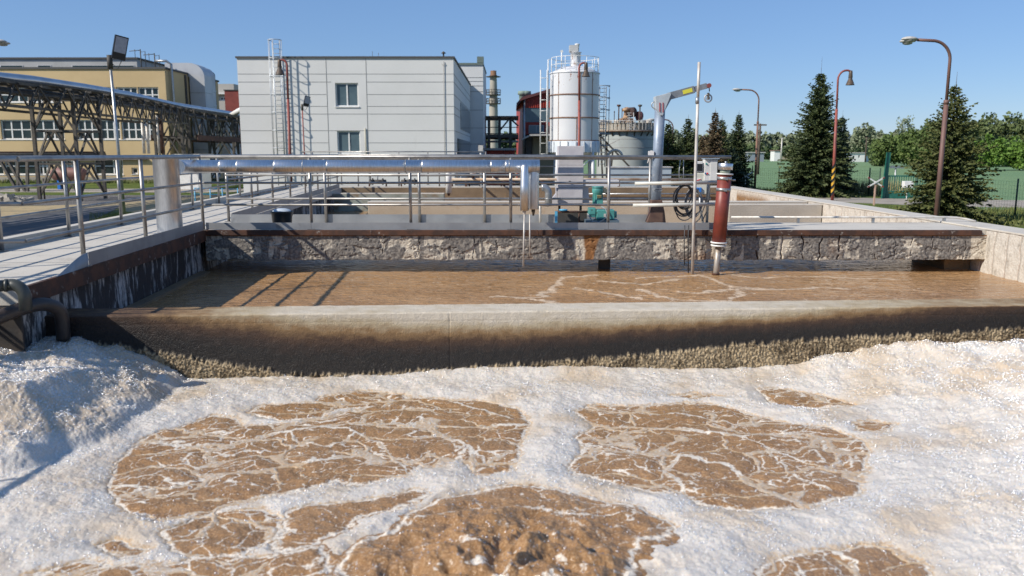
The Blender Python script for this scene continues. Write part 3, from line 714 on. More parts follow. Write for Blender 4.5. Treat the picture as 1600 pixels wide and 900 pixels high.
def make_water2():
    nr, nc = 520, 900; y = np.concatenate([np.linspace(7.95, 14.4, nr-40), np.linspace(14.5, YE+.05, 40)])
    X, Y = np.meshgrid(np.linspace(-6, XR+.06, nc), y); X = np.maximum(X, Xi(Y)-.2); Y = Y+(np.maximum(0, Yf(X)+.2-7.95))*np.clip((10-Y)/2.05,0,1)
    lines = [[(1000,434),(1094,430),(1150,449),(1210,452)],[(1000,452),(1056,469),(1139,469)],[(1142,469),(1157,452),(1225,452),(1277,449),(1326,452)],
             [(775,464),(850,464),(884,434),(932,430)],[(899,449),(955,460),(1000,467)],[(782,462),(869,473)],[(1120,428),(1200,434),(1290,432),(1400,436)],[(940,440),(1010,444),(1060,436)],[(1050,455),(1100,458),(1150,452)]]
    wx = X+.10*fbm(X*2,Y*2,1,3); wy = Y+.10*fbm(X*2,Y*2,2,3); st = np.zeros_like(X)
    for l in lines:
        st = np.maximum(st, np.exp(-(dline(wx, wy, [tuple(G(a,b,W2).to_2d()) for a,b in l])/.075)**2))
    f1, f2 = voro(wx*1.6, wy*1.6, 3); lace = np.exp(-((f2-f1)/.07)**2)*sst(X, .5, 1.8)*(1-sst(X, 5.2, 6.8))*.75
    st = np.maximum(st, lace*sst(fbm(X*1.2,Y*1.2,7,2), -.3, .3))*(Y < 13.0); st = np.maximum(st, .5*sst(fbm(X*1.5,Y*9,17,4), .25, .7)*(Y < 12.6))
    Z = W2+.006*fbm(X*3,Y*6,5,3)+.012*np.exp(-((X-1.6)**2/1.2+(Y-11)**2/1.5))*fbm(X*5,Y*7,8,3)
    o = grid_mesh('water', X, Y, Z, w2m, {'streak': st}); struct(o, 'brown rippled water in the rear basin')
make_water2()

# ------------------------------------------------------------ front basin: boiling brown water and foam
def gw(L): return [tuple(G(a,b,W1).to_2d()) for a,b in L]
holes = [gw(l) for l in [
 [(172,768),(182,722),(232,682),(292,664),(330,650),(362,652),(380,668),(470,660),(560,640),(640,622),(742,626),(812,640),(828,662),(814,700),(802,736),(742,744),(716,716),(690,728),(655,728),(640,742),(560,760),(520,752),(470,772),(400,780),(330,806),(250,812),(196,796)],
 [(388,646),(410,634),(488,630),(500,622),(560,612),(630,616),(634,624),(600,634),(520,640),(500,652),(440,657)],
 [(252,834),(300,814),(340,802),(400,794),(438,808),(446,830),(420,850),(380,868),(320,874),(274,862)],
 [(450,800),(500,790),(560,784),(640,768),(668,772),(640,792),(560,812),(524,838),(484,860),(444,866),(430,852),(452,830)],
 [(20,900),(130,880),(250,884),(330,872),(430,872),(500,862),(520,900),(300,930),(20,930)],
 [(150,852),(188,846),(226,858),(216,870),(170,868)],
 [(892,728),(912,704),(900,684),(928,668),(902,644),(930,632),(1010,636),(1090,628),(1148,640),(1184,652),(1244,664),(1300,670),(1342,688),(1358,706),(1340,776),(1268,790),(1176,798),(1104,792),(1070,772),(1010,768),(940,748),(900,742)],
 [(1186,610),(1216,607),(1290,618),(1340,634),(1270,638),(1208,630)],
 [(1332,662),(1360,656),(1396,662),(1380,676),(1340,674)],
 [(532,900),(560,862),(618,830),(650,800),(720,776),(790,760),(862,768),(930,782),(1000,796),(1056,826),(1040,846),(1000,856),(990,900),(960,960),(560,960)],
 [(1188,900),(1210,876),(1264,862),(1300,856),(1388,852),(1436,876),(1452,904),(1440,960),(1200,960)],
 [(1045,618),(1085,614),(1126,618),(1080,623)],
]]
veins = [(gw(l), w_) for l, w_ in [
 ([(180,760),(270,764),(360,742),(440,730),(520,716),(600,712),(680,730)], .020),
 ([(230,690),(300,700),(380,690),(450,676),(540,664),(640,664),(740,668),(828,664)], .035),
 ([(380,640),(420,664),(470,690),(520,700),(560,676)], .018),
 ([(640,664),(690,680),(730,700),(740,720),(735,745)], .028),
 ([(640,742),(600,700),(560,676),(500,668)], .016),
 ([(240,812),(330,800),(420,774),(520,764),(560,764)], .03),
 ([(720,640),(640,640),(560,644),(500,656)], .014),
 ([(690,622),(740,640),(800,656)], .014),
 ([(900,664),(990,668),(1080,674),(1160,682),(1250,680),(1340,690)], .03),
 ([(905,700),(960,708),(1060,712),(1130,728),(1200,770),(1270,792)], .034),
 ([(920,640),(1000,648),(1090,652),(1180,668)], .018),
 ([(1160,682),(1210,706),(1260,724),(1340,742)], .018),
 ([(1060,712),(1040,740),(1070,772)], .022),
 ([(1200,706),(1230,740),(1300,770)], .014),
 ([(600,836),(680,812),(780,806),(880,806),(960,812)], .018),
 ([(860,812),(900,826),(940,850)], .02),
 ([(1300,856),(1330,880),(1340,920)], .022)]]
XL1 = -5.3
def make_front():
    # fan of columns (finer where it is seen), rows towards the wall
    nc_, nr_ = 1300, 560
    u = np.linspace(-1, 1, nc_); v = np.linspace(0, 1, nr_)
    yn = 3.35+(8.0-3.35)*v**1.05; yn = np.concatenate([np.linspace(1.0, 3.3, 24), yn])
    U, Yn = np.meshgrid(u, yn); X = U*(.665*Yn+.25); 
    lx = XL1+(X[:,:1]-XL1)*np.linspace(0,.97,30)[None,:]; rx = X[:,-1:]+(XR+.05-X[:,-1:])*np.linspace(.02,1,60)[None,:]
    X = np.concatenate([lx, X, rx], 1); Yn = np.concatenate([Yn[:,:30]*1, Yn, Yn[:,:60]*1], 1)
    Y = Yn+(Yf(X)+.12-8.0)*(np.clip((Yn-1)/7, 0, 1))**2
    # domain warp
    wx = X+.035*fbm(X*4,Y*4,11,4)+.012*fbm(X*18,Y*18,12,3); wy = Y+.035*fbm(X*4,Y*4,13,4)+.012*fbm(X*18,Y*18,14,3)
    sd = np.full_like(X, 9.)
    for h in holes: sd = np.minimum(sd, sdpoly(wx, wy, h))
    inside = sst(-sd, -.01, .05)
    vx = X+.16*fbm(X*1.7,Y*1.7,21,2)+.05*fbm(X*6,Y*6,22,3); vy = Y+.16*fbm(X*1.7,Y*1.7,23,2)+.05*fbm(X*6,Y*6,24,3)
    cx, cy = G(790, 870, W1).to_2d(); rad = np.hypot(X-cx, Y-cy)
    boil = np.exp(-((X-cx)/.82)**2-((Y-cy+.25)/.78)**2)
    vm = np.full_like(X, -1.)
    for l, w_ in veins: vm = np.maximum(vm, 1-dline(wx, wy, l)/(w_*(1.0+.7*fbm(X*3,Y*3,33,2))+.004))
    f1, f2 = voro(vx*1.7, vy*2.9, 4); e1 = f2-f1
    g1, g2 = voro(vx*4.6+3, vy*7.4, 6); e2 = g2-g1
    h1, h2 = voro(vx*13, vy*15, 9); e3 = h2-h1
    mod = sst(fbm(X*1.1,Y*1.1,41,3), -.35, .35)
    v1 = 1-e1/(.11*(.45+mod)); v2 = 1-e2/(.17*(.35+mod*1.0)); v3 = 1-e3/.30
    calm = 1-.92*boil
    vein = np.maximum(vm, v1*calm*.95)
    lace = np.clip(np.maximum(np.maximum(v2*.95, vm*.9+.35), v3*.62*sst(mod,.35,1)), 0, 1)*calm
    lace = np.maximum(lace, np.clip(1-np.abs(sd)/.05, 0, 1)*.9)
    lace = np.maximum(lace, boil*.8*sst(fbm(X*9,Y*12,141,4)+.5*fbm(X*2.5,Y*3,142,2), .32, .62))
    # mounds
    Lm = gw([(-700,800),(0,754),(60,740),(120,714),(178,690),(226,660),(262,632),(296,604),(302,575),(300,520),(-700,480)])
    sl = -sdpoly(X+.03*fbm(X*2.2,Y*2.2,51,2), Y+.03*fbm(X*2.2,Y*2.2,52,2), Lm)
    Rm = gw([(1180,586),(1230,606),(1340,634),(1420,672),(1420,720),(1400,790),(1440,850),(1520,930),(1700,1100),(2600,900),(2600,520),(1180,540)])
    sr = -sdpoly(X+.1*fbm(X*1.3,Y*1.3,53,3), Y+.1*fbm(X*1.3,Y*1.3,54,3), Rm)
    q1, _q = voro(X*30+.4*fbm(X*9,Y*9,150,2), Y*30, 151); r1, _r = voro(X*58, Y*58, 152)
    froth = .0085*(.75-q1**1.4)*(.45+.8*sst(fbm(X*4,Y*4,153,3),-.3,.4))+.0028*(.7-r1)
    hl = .46*sst(sl,-.02,.12)*(1-(1-np.clip(sl/1.25,0,1))**1.75)*(.93+.12*fbm(X*1.4,Y*1.4,160,2))*(sl > 0)*1.0
    hr = .40*sst(sr, -.05, 2.3)
    lumps = .5+.5*fbm(X*3.0,Y*3.0,61,3,.4)
    hl = hl*(.90+.18*lumps)+(sl > 0)*np.clip(sl*6,0,1)*(.012*fbm(X*9,Y*9,62,3)+froth)
    hr = hr*(.85+.3*lumps)+sst(sr,0,.4)*(.010*fbm(X*6,Y*6,64,3)+froth*.9)
    # centre bank against the wall and trunk
    thick = .030*(1-np.exp(-np.clip(sd,0,9)/.06))+.022*sst(sd,.05,.35)*(.4+lumps)
    thick = thick+sst(sd,.02,.15)*(.008*fbm(X*7,Y*7,71,3)+froth*.6)
    wd = Yf(X)-Y; bank = np.exp(-(wd/.16)**2)*interp([(-5,.01),(-1.2,.01),(-.6,.07),(.9,.07),(1.6,.03),(7,.03)], X)
    vt = .009*np.clip(vein, 0, 1)**.6
    foam_h = np.where(sd > 0, np.maximum(thick, vt), np.where(vein > 0, vt, -.03*np.clip(-vein,0,1)))
    foam_h = foam_h-.004+np.maximum(hl, hr)+bank
    # leave film gaps in thick foam: pores near the edge
    # water surface
    wh = .010*fbm(X*1.8,Y*2.4,81,2)+.0045*fbm(X*9,Y*12,82,3)+.0015*fbm(X*38,Y*44,83,2)
    rid = 1-np.abs(fbm(X*3.2+.3*fbm(X*3,Y*3,90,2),Y*3.8,84,2,.45)); rid2 = fbm(X*9,Y*10,85,2,.4)
    wh = wh+boil*(.12+.080*fbm(X*2.8,Y*3.2,84,2)+.085*(rid-.8)+.030*rid2+.007*fbm(X*22,Y*22,87,3))
    for (a,b,s,hh) in ((968,805,.07,.055),(640,850,.09,.05),(760,830,.07,.03),(900,860,.08,.045)):
        qx, qy = G(a,b,W1).to_2d(); wh = wh+hh*np.exp(-((X-qx)/s)**2-((Y-qy)/(s*.7))**2)*(rid-.35)
    # domes between veins
    wh = wh+.016*sst(e1,.0,.7)*inside*calm
    Wz = W1+wh
    beige = np.clip(.5+.5*fbm(X*1.6,Y*1.6,95,3)+.3*(np.maximum(hl,hr) > .12)-.1, 0, 1)
    wat, fo = front_mats()
    o = grid_mesh('water', X, Y, Wz, wat, {'lace': lace, 'boil': boil, 'inside': inside}); struct(o, 'churning brown water in the foam covered basin')
    Fz = W1+wh*(.6*(1-np.clip(np.maximum(hl,hr)*5,0,1)))+foam_h
    o = grid_mesh('foam', X, Y, Fz, fo, {'beige': beige, 'film': np.clip(foam_h*26,0,1)}, keep=(Fz > Wz-.012))
    bubbles(X, Y, Fz, Wz, np.maximum(hl,hr), sd, boil)
    tag(o, 'thick white bubbly foam floating and piling up on the brown water', 'foam', None, 'stuff')
def bubbles(X, Y, Z, Wz, hh, sd, boil):
    rg = np.random.default_rng(77); dens = fbm(X*2.5,Y*2.5,99,3)
    nr, nc = X.shape; n = 230000; i = rg.integers(1,nr-1,n); j = rg.integers(1,nc-1,n)
    ok = (Z[i,j] > Wz[i,j]+.004) & (rg.random(n) < (.20+.65*sst(hh[i,j],.03,.2)+.35*dens[i,j])*np.clip((Y[i,j]-3.2)*.8,0,1)) & (np.abs(X[i,j]) < .7*Y[i,j]+.3)
    n2_ = 16000; bi, bj = rg.integers(1,nr-1,n2_), rg.integers(1,nc-1,n2_); ob = (Z[bi,bj] <= Wz[bi,bj]) & (rg.random(n2_) < .25+.75*boil[bi,bj]) & (np.abs(X[bi,bj]) < .7*Y[bi,bj]+.3)
    i, j = np.concatenate([i[ok], bi[ob]]), np.concatenate([j[ok], bj[ob]]); n = len(i); Z = np.maximum(Z, Wz); r = .003+.0085*rg.random(n)**2.6
    p = np.stack([X[i,j]+rg.normal(0,.003,n), Y[i,j]+rg.normal(0,.003,n), Z[i,j]+r*.35],1)
    prof = [(1,-.1),(.86,.5),(.5,.87)]; k = 6; vs = [(a*math.cos(2*PI*q/k), a*math.sin(2*PI*q/k), h) for a,h in prof for q in range(k)]+[(0,0,1)]
    fs = [(a*k+q, a*k+(q+1)%k, (a+1)*k+(q+1)%k, (a+1)*k+q) for a in range(2) for q in range(k)]
    tf = [(12+q, 12+(q+1)%k, 18, 18) for q in range(k)]
    V = np.array(vs); F_ = np.array(fs+[(a,b,c,c) for a,b,c,_ in tf])
    co = (p[:,None,:]+V[None]*r[:,None,None]).reshape(-1,3)
    q4 = (np.array(fs)[None]+(np.arange(n)*19)[:,None,None]).reshape(-1,4); t3 = (np.array([f[:3] for f in tf])[None]+(np.arange(n)*19)[:,None,None]).reshape(-1,3)
    me = bpy.data.meshes.new('foam_bubbles'); me.vertices.add(len(co)); me.vertices.foreach_set('co', co.astype(np.float32).ravel())
    li = np.concatenate([q4.ravel(), t3.ravel()]); me.loops.add(len(li)); me.loops.foreach_set('vertex_index', li.astype(np.int32))
    nq, nt_ = len(q4), len(t3); me.polygons.add(nq+nt_)
    me.polygons.foreach_set('loop_start', np.concatenate([np.arange(nq)*4, nq*4+np.arange(nt_)*3]).astype(np.int32)); me.polygons.foreach_set('loop_total', np.concatenate([np.full(nq,4),np.full(nt_,3)]).astype(np.int32))
    me.update(calc_edges=True); me.polygons.foreach_set('use_smooth', np.ones(nq+nt_, bool))
    m = bpy.data.materials.new('bubble_film'); m.use_nodes = True; nt = m.node_tree; nt.nodes.remove(nt.nodes['Principled BSDF'])
    out = nt.nodes['Material Output']; tr = nt.nodes.new('ShaderNodeBsdfTransparent'); tr.inputs[0].default_value = (1,1,1,1); gl = nt.nodes.new('ShaderNodeBsdfGlossy'); gl.inputs['Roughness'].default_value = .22
    fr = nt.nodes.new('ShaderNodeFresnel'); fr.inputs['IOR'].default_value = 1.45; mx = nt.nodes.new('ShaderNodeMixShader')
    ge = nt.nodes.new('ShaderNodeNewGeometry'); nt.links.new(_math(nt,'MULTIPLY', _math(nt,'MAXIMUM', fr.outputs[0], .30), _math(nt,'SUBTRACT', 1.0, ge.outputs['Backfacing'])), mx.inputs[0]); nt.links.new(tr.outputs[0], mx.inputs[1]); nt.links.new(gl.outputs[0], mx.inputs[2]); nt.links.new(mx.outputs[0], out.inputs['Surface']); me.materials.append(m)
    o = bpy.data.objects.new('foam_bubbles', me); C.objects.link(o); tag(o, 'small glistening bubbles scattered over the foam', 'foam', None, 'stuff')
def front_mats():
    m, nt, b, pos = newmat('churning_brown_water')
    la = _attr(nt, 'lace'); n2 = _noise(nt, pos, 42, 4, None, .65); n = _noise(nt, pos, 5, 5)
    c = _mix(nt, _ramp(nt, n, .3, .7), (.310,.178,.080), (.235,.128,.054))
    c = _mix(nt, _ramp(nt, _noise(nt, pos, 70, 3), .45, .7), c, (.40,.25,.13))
    f = _ramp(nt, _math(nt,'ADD', la, _math(nt,'MULTIPLY', _math(nt,'SUBTRACT', n2, .5), 1.5)), .42, .85)
    speck = _ramp(nt, _noise(nt, pos, 75, 2), .70, .76)
    f = _math(nt, 'MAXIMUM', f, _math(nt,'MULTIPLY', speck, .45))
    nt.links.new(_mix(nt, f, c, (.72,.65,.55)), b.inputs['Base Color'])
    b.inputs['Roughness'].default_value = .08; b.inputs['IOR'].default_value = 1.38
    h = _math(nt, 'ADD', _noise(nt, pos, 22, 4), _math(nt,'MULTIPLY', _noise(nt, pos, 80, 3), .5))
    bumpit(nt, b, h, .9, .012)
    m2, nt, b, pos = newmat('bubbly_foam')
    be = _attr(nt, 'beige'); n = _noise(nt, pos, 3, 5)
    def vor(scale):
        v_ = nt.nodes.new('ShaderNodeTexVoronoi'); v_.inputs['Scale'].default_value = scale; nt.links.new(pos, v_.inputs['Vector']); return v_.outputs['Distance']
    v1, v2 = vor(60), vor(150)
    c = _mix(nt, _math(nt,'MULTIPLY', _ramp(nt, _math(nt,'MULTIPLY',_math(nt,'ADD',be,n),.5), .33, .72), .85), (.64,.60,.545), (.54,.435,.315))
    c = _mix(nt, _ramp(nt, v1, .25, .75), c, _mix(nt, .22, c, (.45,.36,.26)))
    fi = _attr(nt, 'film')
    c = _mix(nt, _ramp(nt, _math(nt,'ADD', fi, _math(nt,'MULTIPLY', _math(nt,'SUBTRACT', _noise(nt,pos,45,4), .5), 1.2)), -.05, .35), (.50,.36,.22), c)
    nt.links.new(c, b.inputs['Base Color']); b.inputs['Roughness'].default_value = .32
    b.inputs['Specular IOR Level'].default_value = .35; b.inputs['Coat Weight'].default_value = .12; b.inputs['Coat Roughness'].default_value = .12
    b.inputs['Subsurface Weight'].default_value = .85; b.inputs['Subsurface Radius'].default_value = (1,.8,.6); b.inputs['Subsurface Scale'].default_value = .022
    h = _math(nt,'ADD', _math(nt,'MULTIPLY', v1, -1.0), _math(nt,'MULTIPLY', v2, -.5))
    bumpit(nt, b, h, .45, .005)
    return m, m2
make_front()
# ------------------------------------------------------------ railings
def railing(name, label, pts, posts, zb=DECK, rails=(1.13,.73,.39), r=.026, pr=.026, toe=None, mat=None, rr_=None, cat='railing', toe_mat=None, toe_side=0, ztop=None):
    mat = mat or rail_m; pts = [Vector((p[0],p[1],0)) for p in pts]
    mid = pts[0].lerp(pts[-1], .5); t = thing(name, label, cat, (mid.x, mid.y, zb))
    for i, h in enumerate(rails):
        rad = r if i == 0 else r*.72
        MB().path([p+Vector((0,0,zb+h)) for p in pts], rad, 10).build('rail', mat, t)
    for q in posts:
        MB().path([(q[0],q[1],zb+.002),(q[0],q[1],zb+rails[0]-r*.5)], pr*.95, 10).box(q[0]-.06,q[0]+.06,q[1]-.045,q[1]+.045,zb+.001,zb+.012).build('post', mat, t)
    if toe:
        for a, b in zip(pts[:-1], pts[1:]):
            d = (b-a).normalized(); nrm = Vector((-d.y,d.x,0))*toe_side
            off = Vector((0,0,zb+toe/2+.004))
            MB().beam(a+nrm+off, b+nrm+off, .006, toe).build('toe_board', toe_mat or galv, t)
    return t
toe_m = M('toe_board_steel', (.36,.37,.375), (.29,.30,.31), .5, .5, 2.5, c3=(.22,.22,.22), s3=4, lo3=.6, hi3=.75)
yn = YS0+.10
xp = [P(p_, 300, yn).x for p_ in (485,641,798,951)]
xend = P(1142, 250, yn).x
c0 = (Xi(yn)-.03, yn)
railing('railing', 'long front railing of the bridge deck behind the shiny insulated pipe', [c0, (xend, yn)], [(x, yn) for x in xp], toe=None)
tb = thing('toe_board', 'grey sheet steel toe board along the front of the bridge deck', 'toe board', (0, yn-.04, DECK))
xt = P(1116, 350, yn-.04).x
for a, b in ((c0[0]+.03, xp[0]-.0), (xp[0]+.004, xp[2]), (xp[2]+.004, xp[3]+.0), (xp[3]+.004, xt)):
    MB().box(a, b, yn-.045, yn-.038, DECK+.008, DECK+.115).build('plate', toe_m, tb)
yf_ = YS1-.18
xq = [P(p_, 300, yf_).x for p_ in (508,655,757,1015)]
railing('railing', 'rear railing of the bridge deck facing the far basins', [(Xi(yf_)-.0, yf_),(xend, yf_)], [(x,yf_) for x in xq]+[(xend-.05,yf_)], rails=(1.10,.82,.42))
tb = thing('toe_board', 'rear toe board of the bridge deck behind the black bucket', 'toe board', (0, yf_, DECK))
for a, b in ((Xi(yf_)+.05, xq[2]), (xq[2]+.004, P(868,345,yf_).x)): MB().box(a, b, yf_+.03, yf_+.037, DECK+.006, DECK+.15).build('plate', toe_m, tb)
MB().box(P(868,345,yf_).x, P(1022,345,yf_).x, yf_+.03, yf_+.037, DECK+.006, DECK+.15).build('plate', toe_m, tb)
# side railings
inner_posts = [(Xi(8.6)-.06,8.6),(Xi(10.4)-.06,10.4),(Xi(12.75)-.04,12.78)]
railing('railing', 'near side railing of the walkway, running past the big upright insulated pipe', [(Xi(7.45)-.06,7.45),(Xi(8.6)-.06,8.6),(Xi(12.75)-.04,12.78)], inner_posts)
tb = thing('toe_board', 'dark toe board of the side walkway bending down at its near end', 'toe board', (Xi(10), 10, DECK))
MB().slab([(Xi(8.62)-.012,8.62),(Xi(12.7)-.012,12.7),(Xi(12.7)-.02,12.7),(Xi(8.62)-.02,8.62)], DECK+.006, DECK+.15).build('plate', toe_m, tb)
# curved near end
m = MB(); pr_ = []
for k in range(9):
    a = k/8; y = 8.6-1.0*a; drop = .17*a*a*(3-2*a)
    x = Xi(8.6)-.014+.10*a; pr_.append(((x,y,DECK+.006-drop),(x,y,DECK+.15-drop)))
vs = [v for pq in pr_ for v in pq]; fs = [(2*i,2*i+2,2*i+3,2*i+1) for i in range(8)]
m.add(vs+[(x-.008,y,z) for x,y,z in vs], fs+[tuple(18+j for j in f) for f in fs]+[(2*i+1,2*i+3,2*i+21,2*i+19) for i in range(8)], True)
m.build('bent_plate', toe_m, tb)
W_ = 1.66
ox = lambda y: Xi(y)-W_
railing('railing', 'outer railing of the side walkway above the pale kerb and asphalt road', [(ox(6.0),6.0),(ox(YE),YE)], [(ox(y),y) for y in (6.2,8.1,9.95,11.75,13.65,15.6,17.5,19.5,21.5,23.5,25.5,27.5)], zb=DECK+.002, rails=(1.13,.76,.40))
railing('railing', 'railing on the near leg of the walkway beyond the corner', [(-5.85,1.5),(-5.85,7.35),(Xi(7.45)-.06,7.45)], [(-5.85,2.2),(-5.85,4.0),(-5.85,5.8),(-5.85,7.3)], rails=(1.13,.73,.39))
by = [14.35,16.1,18.0,20.0,22.1,24.2,26.3,28.4]
railing('railing', 'side railing of the walkway beyond the bridge deck along the rear basins', [(Xi(14.3)-.06,14.3),(Xi(28.8)-.06,28.8)], [(Xi(y)-.06,y) for y in by])
tb = thing('toe_board', 'toe board of the walkway beside the rear basins', 'toe board', (Xi(20), 20, DECK))
MB().slab([(Xi(14.4)-.012,14.4),(Xi(28.6)-.012,28.6),(Xi(28.6)-.02,28.6),(Xi(14.4)-.02,14.4)], DECK+.006, DECK+.15).build('plate', toe_m, tb)
xe = [-5.5+1.45*i for i in range(9)]
railing('railing', 'distant railing at the far end of the basins before the grey building', [(-7.6,YE+.55),(P(868,290,YE+.55).x,YE+.55)], [(x,YE+.55) for x in xe if x < P(868,290,YE+.55).x], rails=(1.13,.73,.39), r=.024)
railing('railing', 'thin distant guard rail on the platform edge', [(-8,YE+2.5),(P(760,290,YE+2.5).x,YE+2.5)], [(-7.6+1.1*i,YE+2.5) for i in range(7)], rails=(1.25,.8,.4), r=.022)
# low conduit on the deck
cy = YS1-.12
q = [P(1142,347,cy), P(1480,345,cy)]
hr = thing('handrail', 'slim grey pipe running low along the bare stretch of bridge deck', 'pipe', ((q[0].x+q[1].x)/2, cy, DECK))
xe_ = P(1500,346,cy).x
pts = [(q[0].x,cy,DECK+.10),(xe_-.25,cy,DECK+.10),(xe_-.08,cy-.02,DECK+.095),(xe_+.06,cy-.08,DECK+.075),(xe_+.16,cy-.2,DECK+.045)]
MB().path(pts, .019, 10).build('tube', pole_white, hr)
for p_ in (1247,1364,1475): x = P(p_,346,cy).x; MB().box(x-.02,x+.02,cy-.02,cy+.02,DECK+.001,DECK+.082).build('bracket', galv, hr)

# ------------------------------------------------------------ insulated pipes
py_ = YS0-.16
a = P(285,261,py_); b = P(829,261,py_); zc = P(560,260,py_).z
t = thing('insulated_pipe', 'long horizontal shiny aluminium clad pipe hung along the front railing', 'pipe', ((a.x+b.x)/2, py_, zc))
R_ = .098; xs_ = [a.x, P(345,260,py_).x, P(372,260,py_).x, P(430,260,py_).x, P(512,260,py_).x, P(660,260,py_).x, P(767,260,py_).x, P(790,260,py_).x, b.x+.1]
for i, (u0, u1) in enumerate(zip(xs_[:-1], xs_[1:])):
    MB().path([(u0,py_,zc),(u0+.012,py_,zc),(u1-.003,py_,zc)], [R_+.004,R_+(.0015 if i%2 else 0),R_+(.0015 if i%2 else 0)], 32).build('cladding_sleeve', alu, t)
for x in xp[:3]: MB().path(arc((x-.02,py_,zc), R_+.008, 0, 2*PI, (0,1,0), (0,0,1), 20)[:-1], .005, 6, closed=True).beam((x-.02,py_+R_,zc+.05),(x-.02,yn,zc+.09),.03,.006).build('hanger_band', galv, t)
ve = P(263,300,11.6); vx = P(262,300,12.05).x
t2 = thing('insulated_pipe', 'thick upright aluminium clad pipe standing on the side walkway', 'pipe', (vx, 12.05, DECK))
MB().lathe((vx,12.05,0), [(.178,DECK+.001),(.178,DECK+1.09),(.184,DECK+1.095),(.184,DECK+1.12),(.05,DECK+1.15),(0,DECK+1.152)], 40).build('cladding', alu, t2)
MB().lathe((vx,12.05,0), [(.23,DECK+.001),(.23,DECK+.018),(.18,DECK+.03)], 32).build('base_collar', galv, t2)
MB().path([(vx+.15,12.1,zc+.0),(a.x-.05,py_-.0,zc),(a.x+.02,py_,zc)], [R_+.002]*3, 28).build('branch_sleeve', alu, t2)
# end drop: box and slim vertical pipe
t = thing('insulated_pipe', 'stubby clad pipe box dropping from the end of the long shiny pipe', 'pipe', (P(833,300,py_).x, py_+.02, 1.6))
x0 = P(826,300,py_).x; x1 = P(841,300,py_).x
MB().path([(x0-.02,py_+.02,zc),(x1+.02,py_+.02,zc)], R_+.003, 28).build('end_cap', alu, t)
zb = P(833,327,py_).z
MB().lathe(((x0+x1)/2,py_+.03,0), [(.0,zb),(.083,zb),(.086,zb+.01),(.086,zc-.06),(.08,zc)], 28).build('drop_sleeve', alu, t)
MB().lathe(((x0+x1)/2,py_+.03,0), [(.0,zb-.10),(.012,zb-.10),(.03,zb-.03),(.03,zb)], 14).build('nozzle', dark_steel, t)
q = P(828,345,py_); MB().path([(q.x,py_+.03,zb-.08),(q.x,py_+.03,P(828,400,py_).z)], .012, 8).build('sensor_tube', pole_white, t)
ys = py_-.16; t = thing('insulated_pipe', 'slim capped aluminium pipe hanging upright in front of the deck edge', 'pipe', (P(819,300,ys).x, ys, 1.2))
xs1 = P(819.5,300,ys).x; zt_ = P(820,256,ys).z; zb = P(820,330,ys).z
MB().lathe((xs1,ys,0), [(0,zt_),(.04,zt_-.008),(.058,zt_-.04),(.060,zt_-.12),(.063,zt_-.13),(.063,zt_-.31),(.066,zt_-.32),(.066,zb+.01),(0,zb)], 28).build('cladding', alu, t)
MB().path([(xs1,ys,zb-.03),(xs1-.015,ys,P(817,416,ys).z)], .013, 8).lathe((xs1,ys,0), [(.013,zb-.05),(.026,zb-.02),(.03,zb)], 12).build('probe_rod', pole_white, t)
MB().path([(xs1,ys,zc),(xs1+.03,py_-.05,zc)], .03, 10).build('bracket', galv, t)

# gooseneck vent
yg = YS1-.25; q = P(857,318,yg); ql = P(846,320,yg)
t = thing('vent_pipe', 'bare grey gooseneck vent elbow beside the pale duct box', 'vent', (q.x, yg, DECK))
zt_ = P(857,293,yg).z; rr1 = .062
MB().path([(q.x,yg,P(0,322,yg).z),(q.x,yg,zt_-.10)]+arc((q.x-.10,yg,zt_-.10), .10, 0, R(100), (1,0,0),(0,0,1),8)[1:], rr1, 24).build('elbow', galv, t)
MB().path(arc((q.x,yg,P(0,310,yg).z), rr1+.006,0,2*PI,(1,0,0),(0,1,0),20)[:-1], .006, 6, closed=True).build('seam_ring', galv, t)
MB().path([(ql.x-.02,yg,DECK),(ql.x-.02,yg,P(0,322,yg).z+.01),(q.x,yg,P(0,322,yg).z+.01)], .022, 10).build('support_leg', pole_white, t)

# pale duct box
yd = YS1-.05; q0 = P(872,300,yd); q1 = P(911,300,yd); zt_ = P(890,228,yd).z; zb = P(890,318,yd).z
t = thing('duct_box', 'tall pale sheet metal duct box with flared skirt standing over the rear rail', 'duct', ((q0.x+q1.x)/2, yd+.2, DECK))
duct_m = M('pale_sheet_metal', (.52,.50,.51), (.45,.43,.45), .6, .0, 4, bump=.08, bs=9, bd=.01)
dz = .33
for z0_, z1_, g_ in ((zt_-dz+.003, zt_, 0), (zt_-2*dz+.006-.05, zt_-dz, .004), (zb, zt_-2*dz-.047, -.003)):
    MB().box(q0.x-g_, q1.x+g_, yd-g_, yd+.40, z0_, z1_).build('casing_panel', duct_m, t, bevel=.006)
MB().prism([(q0.x-.005,zb),(q0.x-.13,zb+.0),(q0.x-.135,zb+.03),(q0.x-.03,zb+.16),(q0.x-.03,zb+.27),(q0.x-.005,zb+.27)], yd+.02, yd+.35).build('skirt', duct_m, t)
MB().prism([(q1.x+.005,zb+.36),(q1.x+.36,zb+.36),(q1.x+.36,zb+.28),(q1.x+.1,zb+.27),(q1.x+.12,zb),(q1.x+.005,zb)], yd+.1, yd+.3).build('side_hood', M('light_hood_metal',(.55,.55,.57),rough=.5,metal=.1), t)
MB().box(q1.x+.01, q1.x+.62, yd+.02, yd+.32, zb+.30, zb+.40).build('cable_tray', M('white_tray',(.62,.62,.64),rough=.5), t)
for x in (q0.x+.03, q1.x-.03): MB().beam((x,yd+.1,DECK),(x,yd+.1,zb),.04).build('leg', dark_steel, t)
MB().box(q0.x+.18,q0.x+.215,yd-.03,yd-.006,zt_-.62,zt_-.59).build('latch', dark_steel, t)

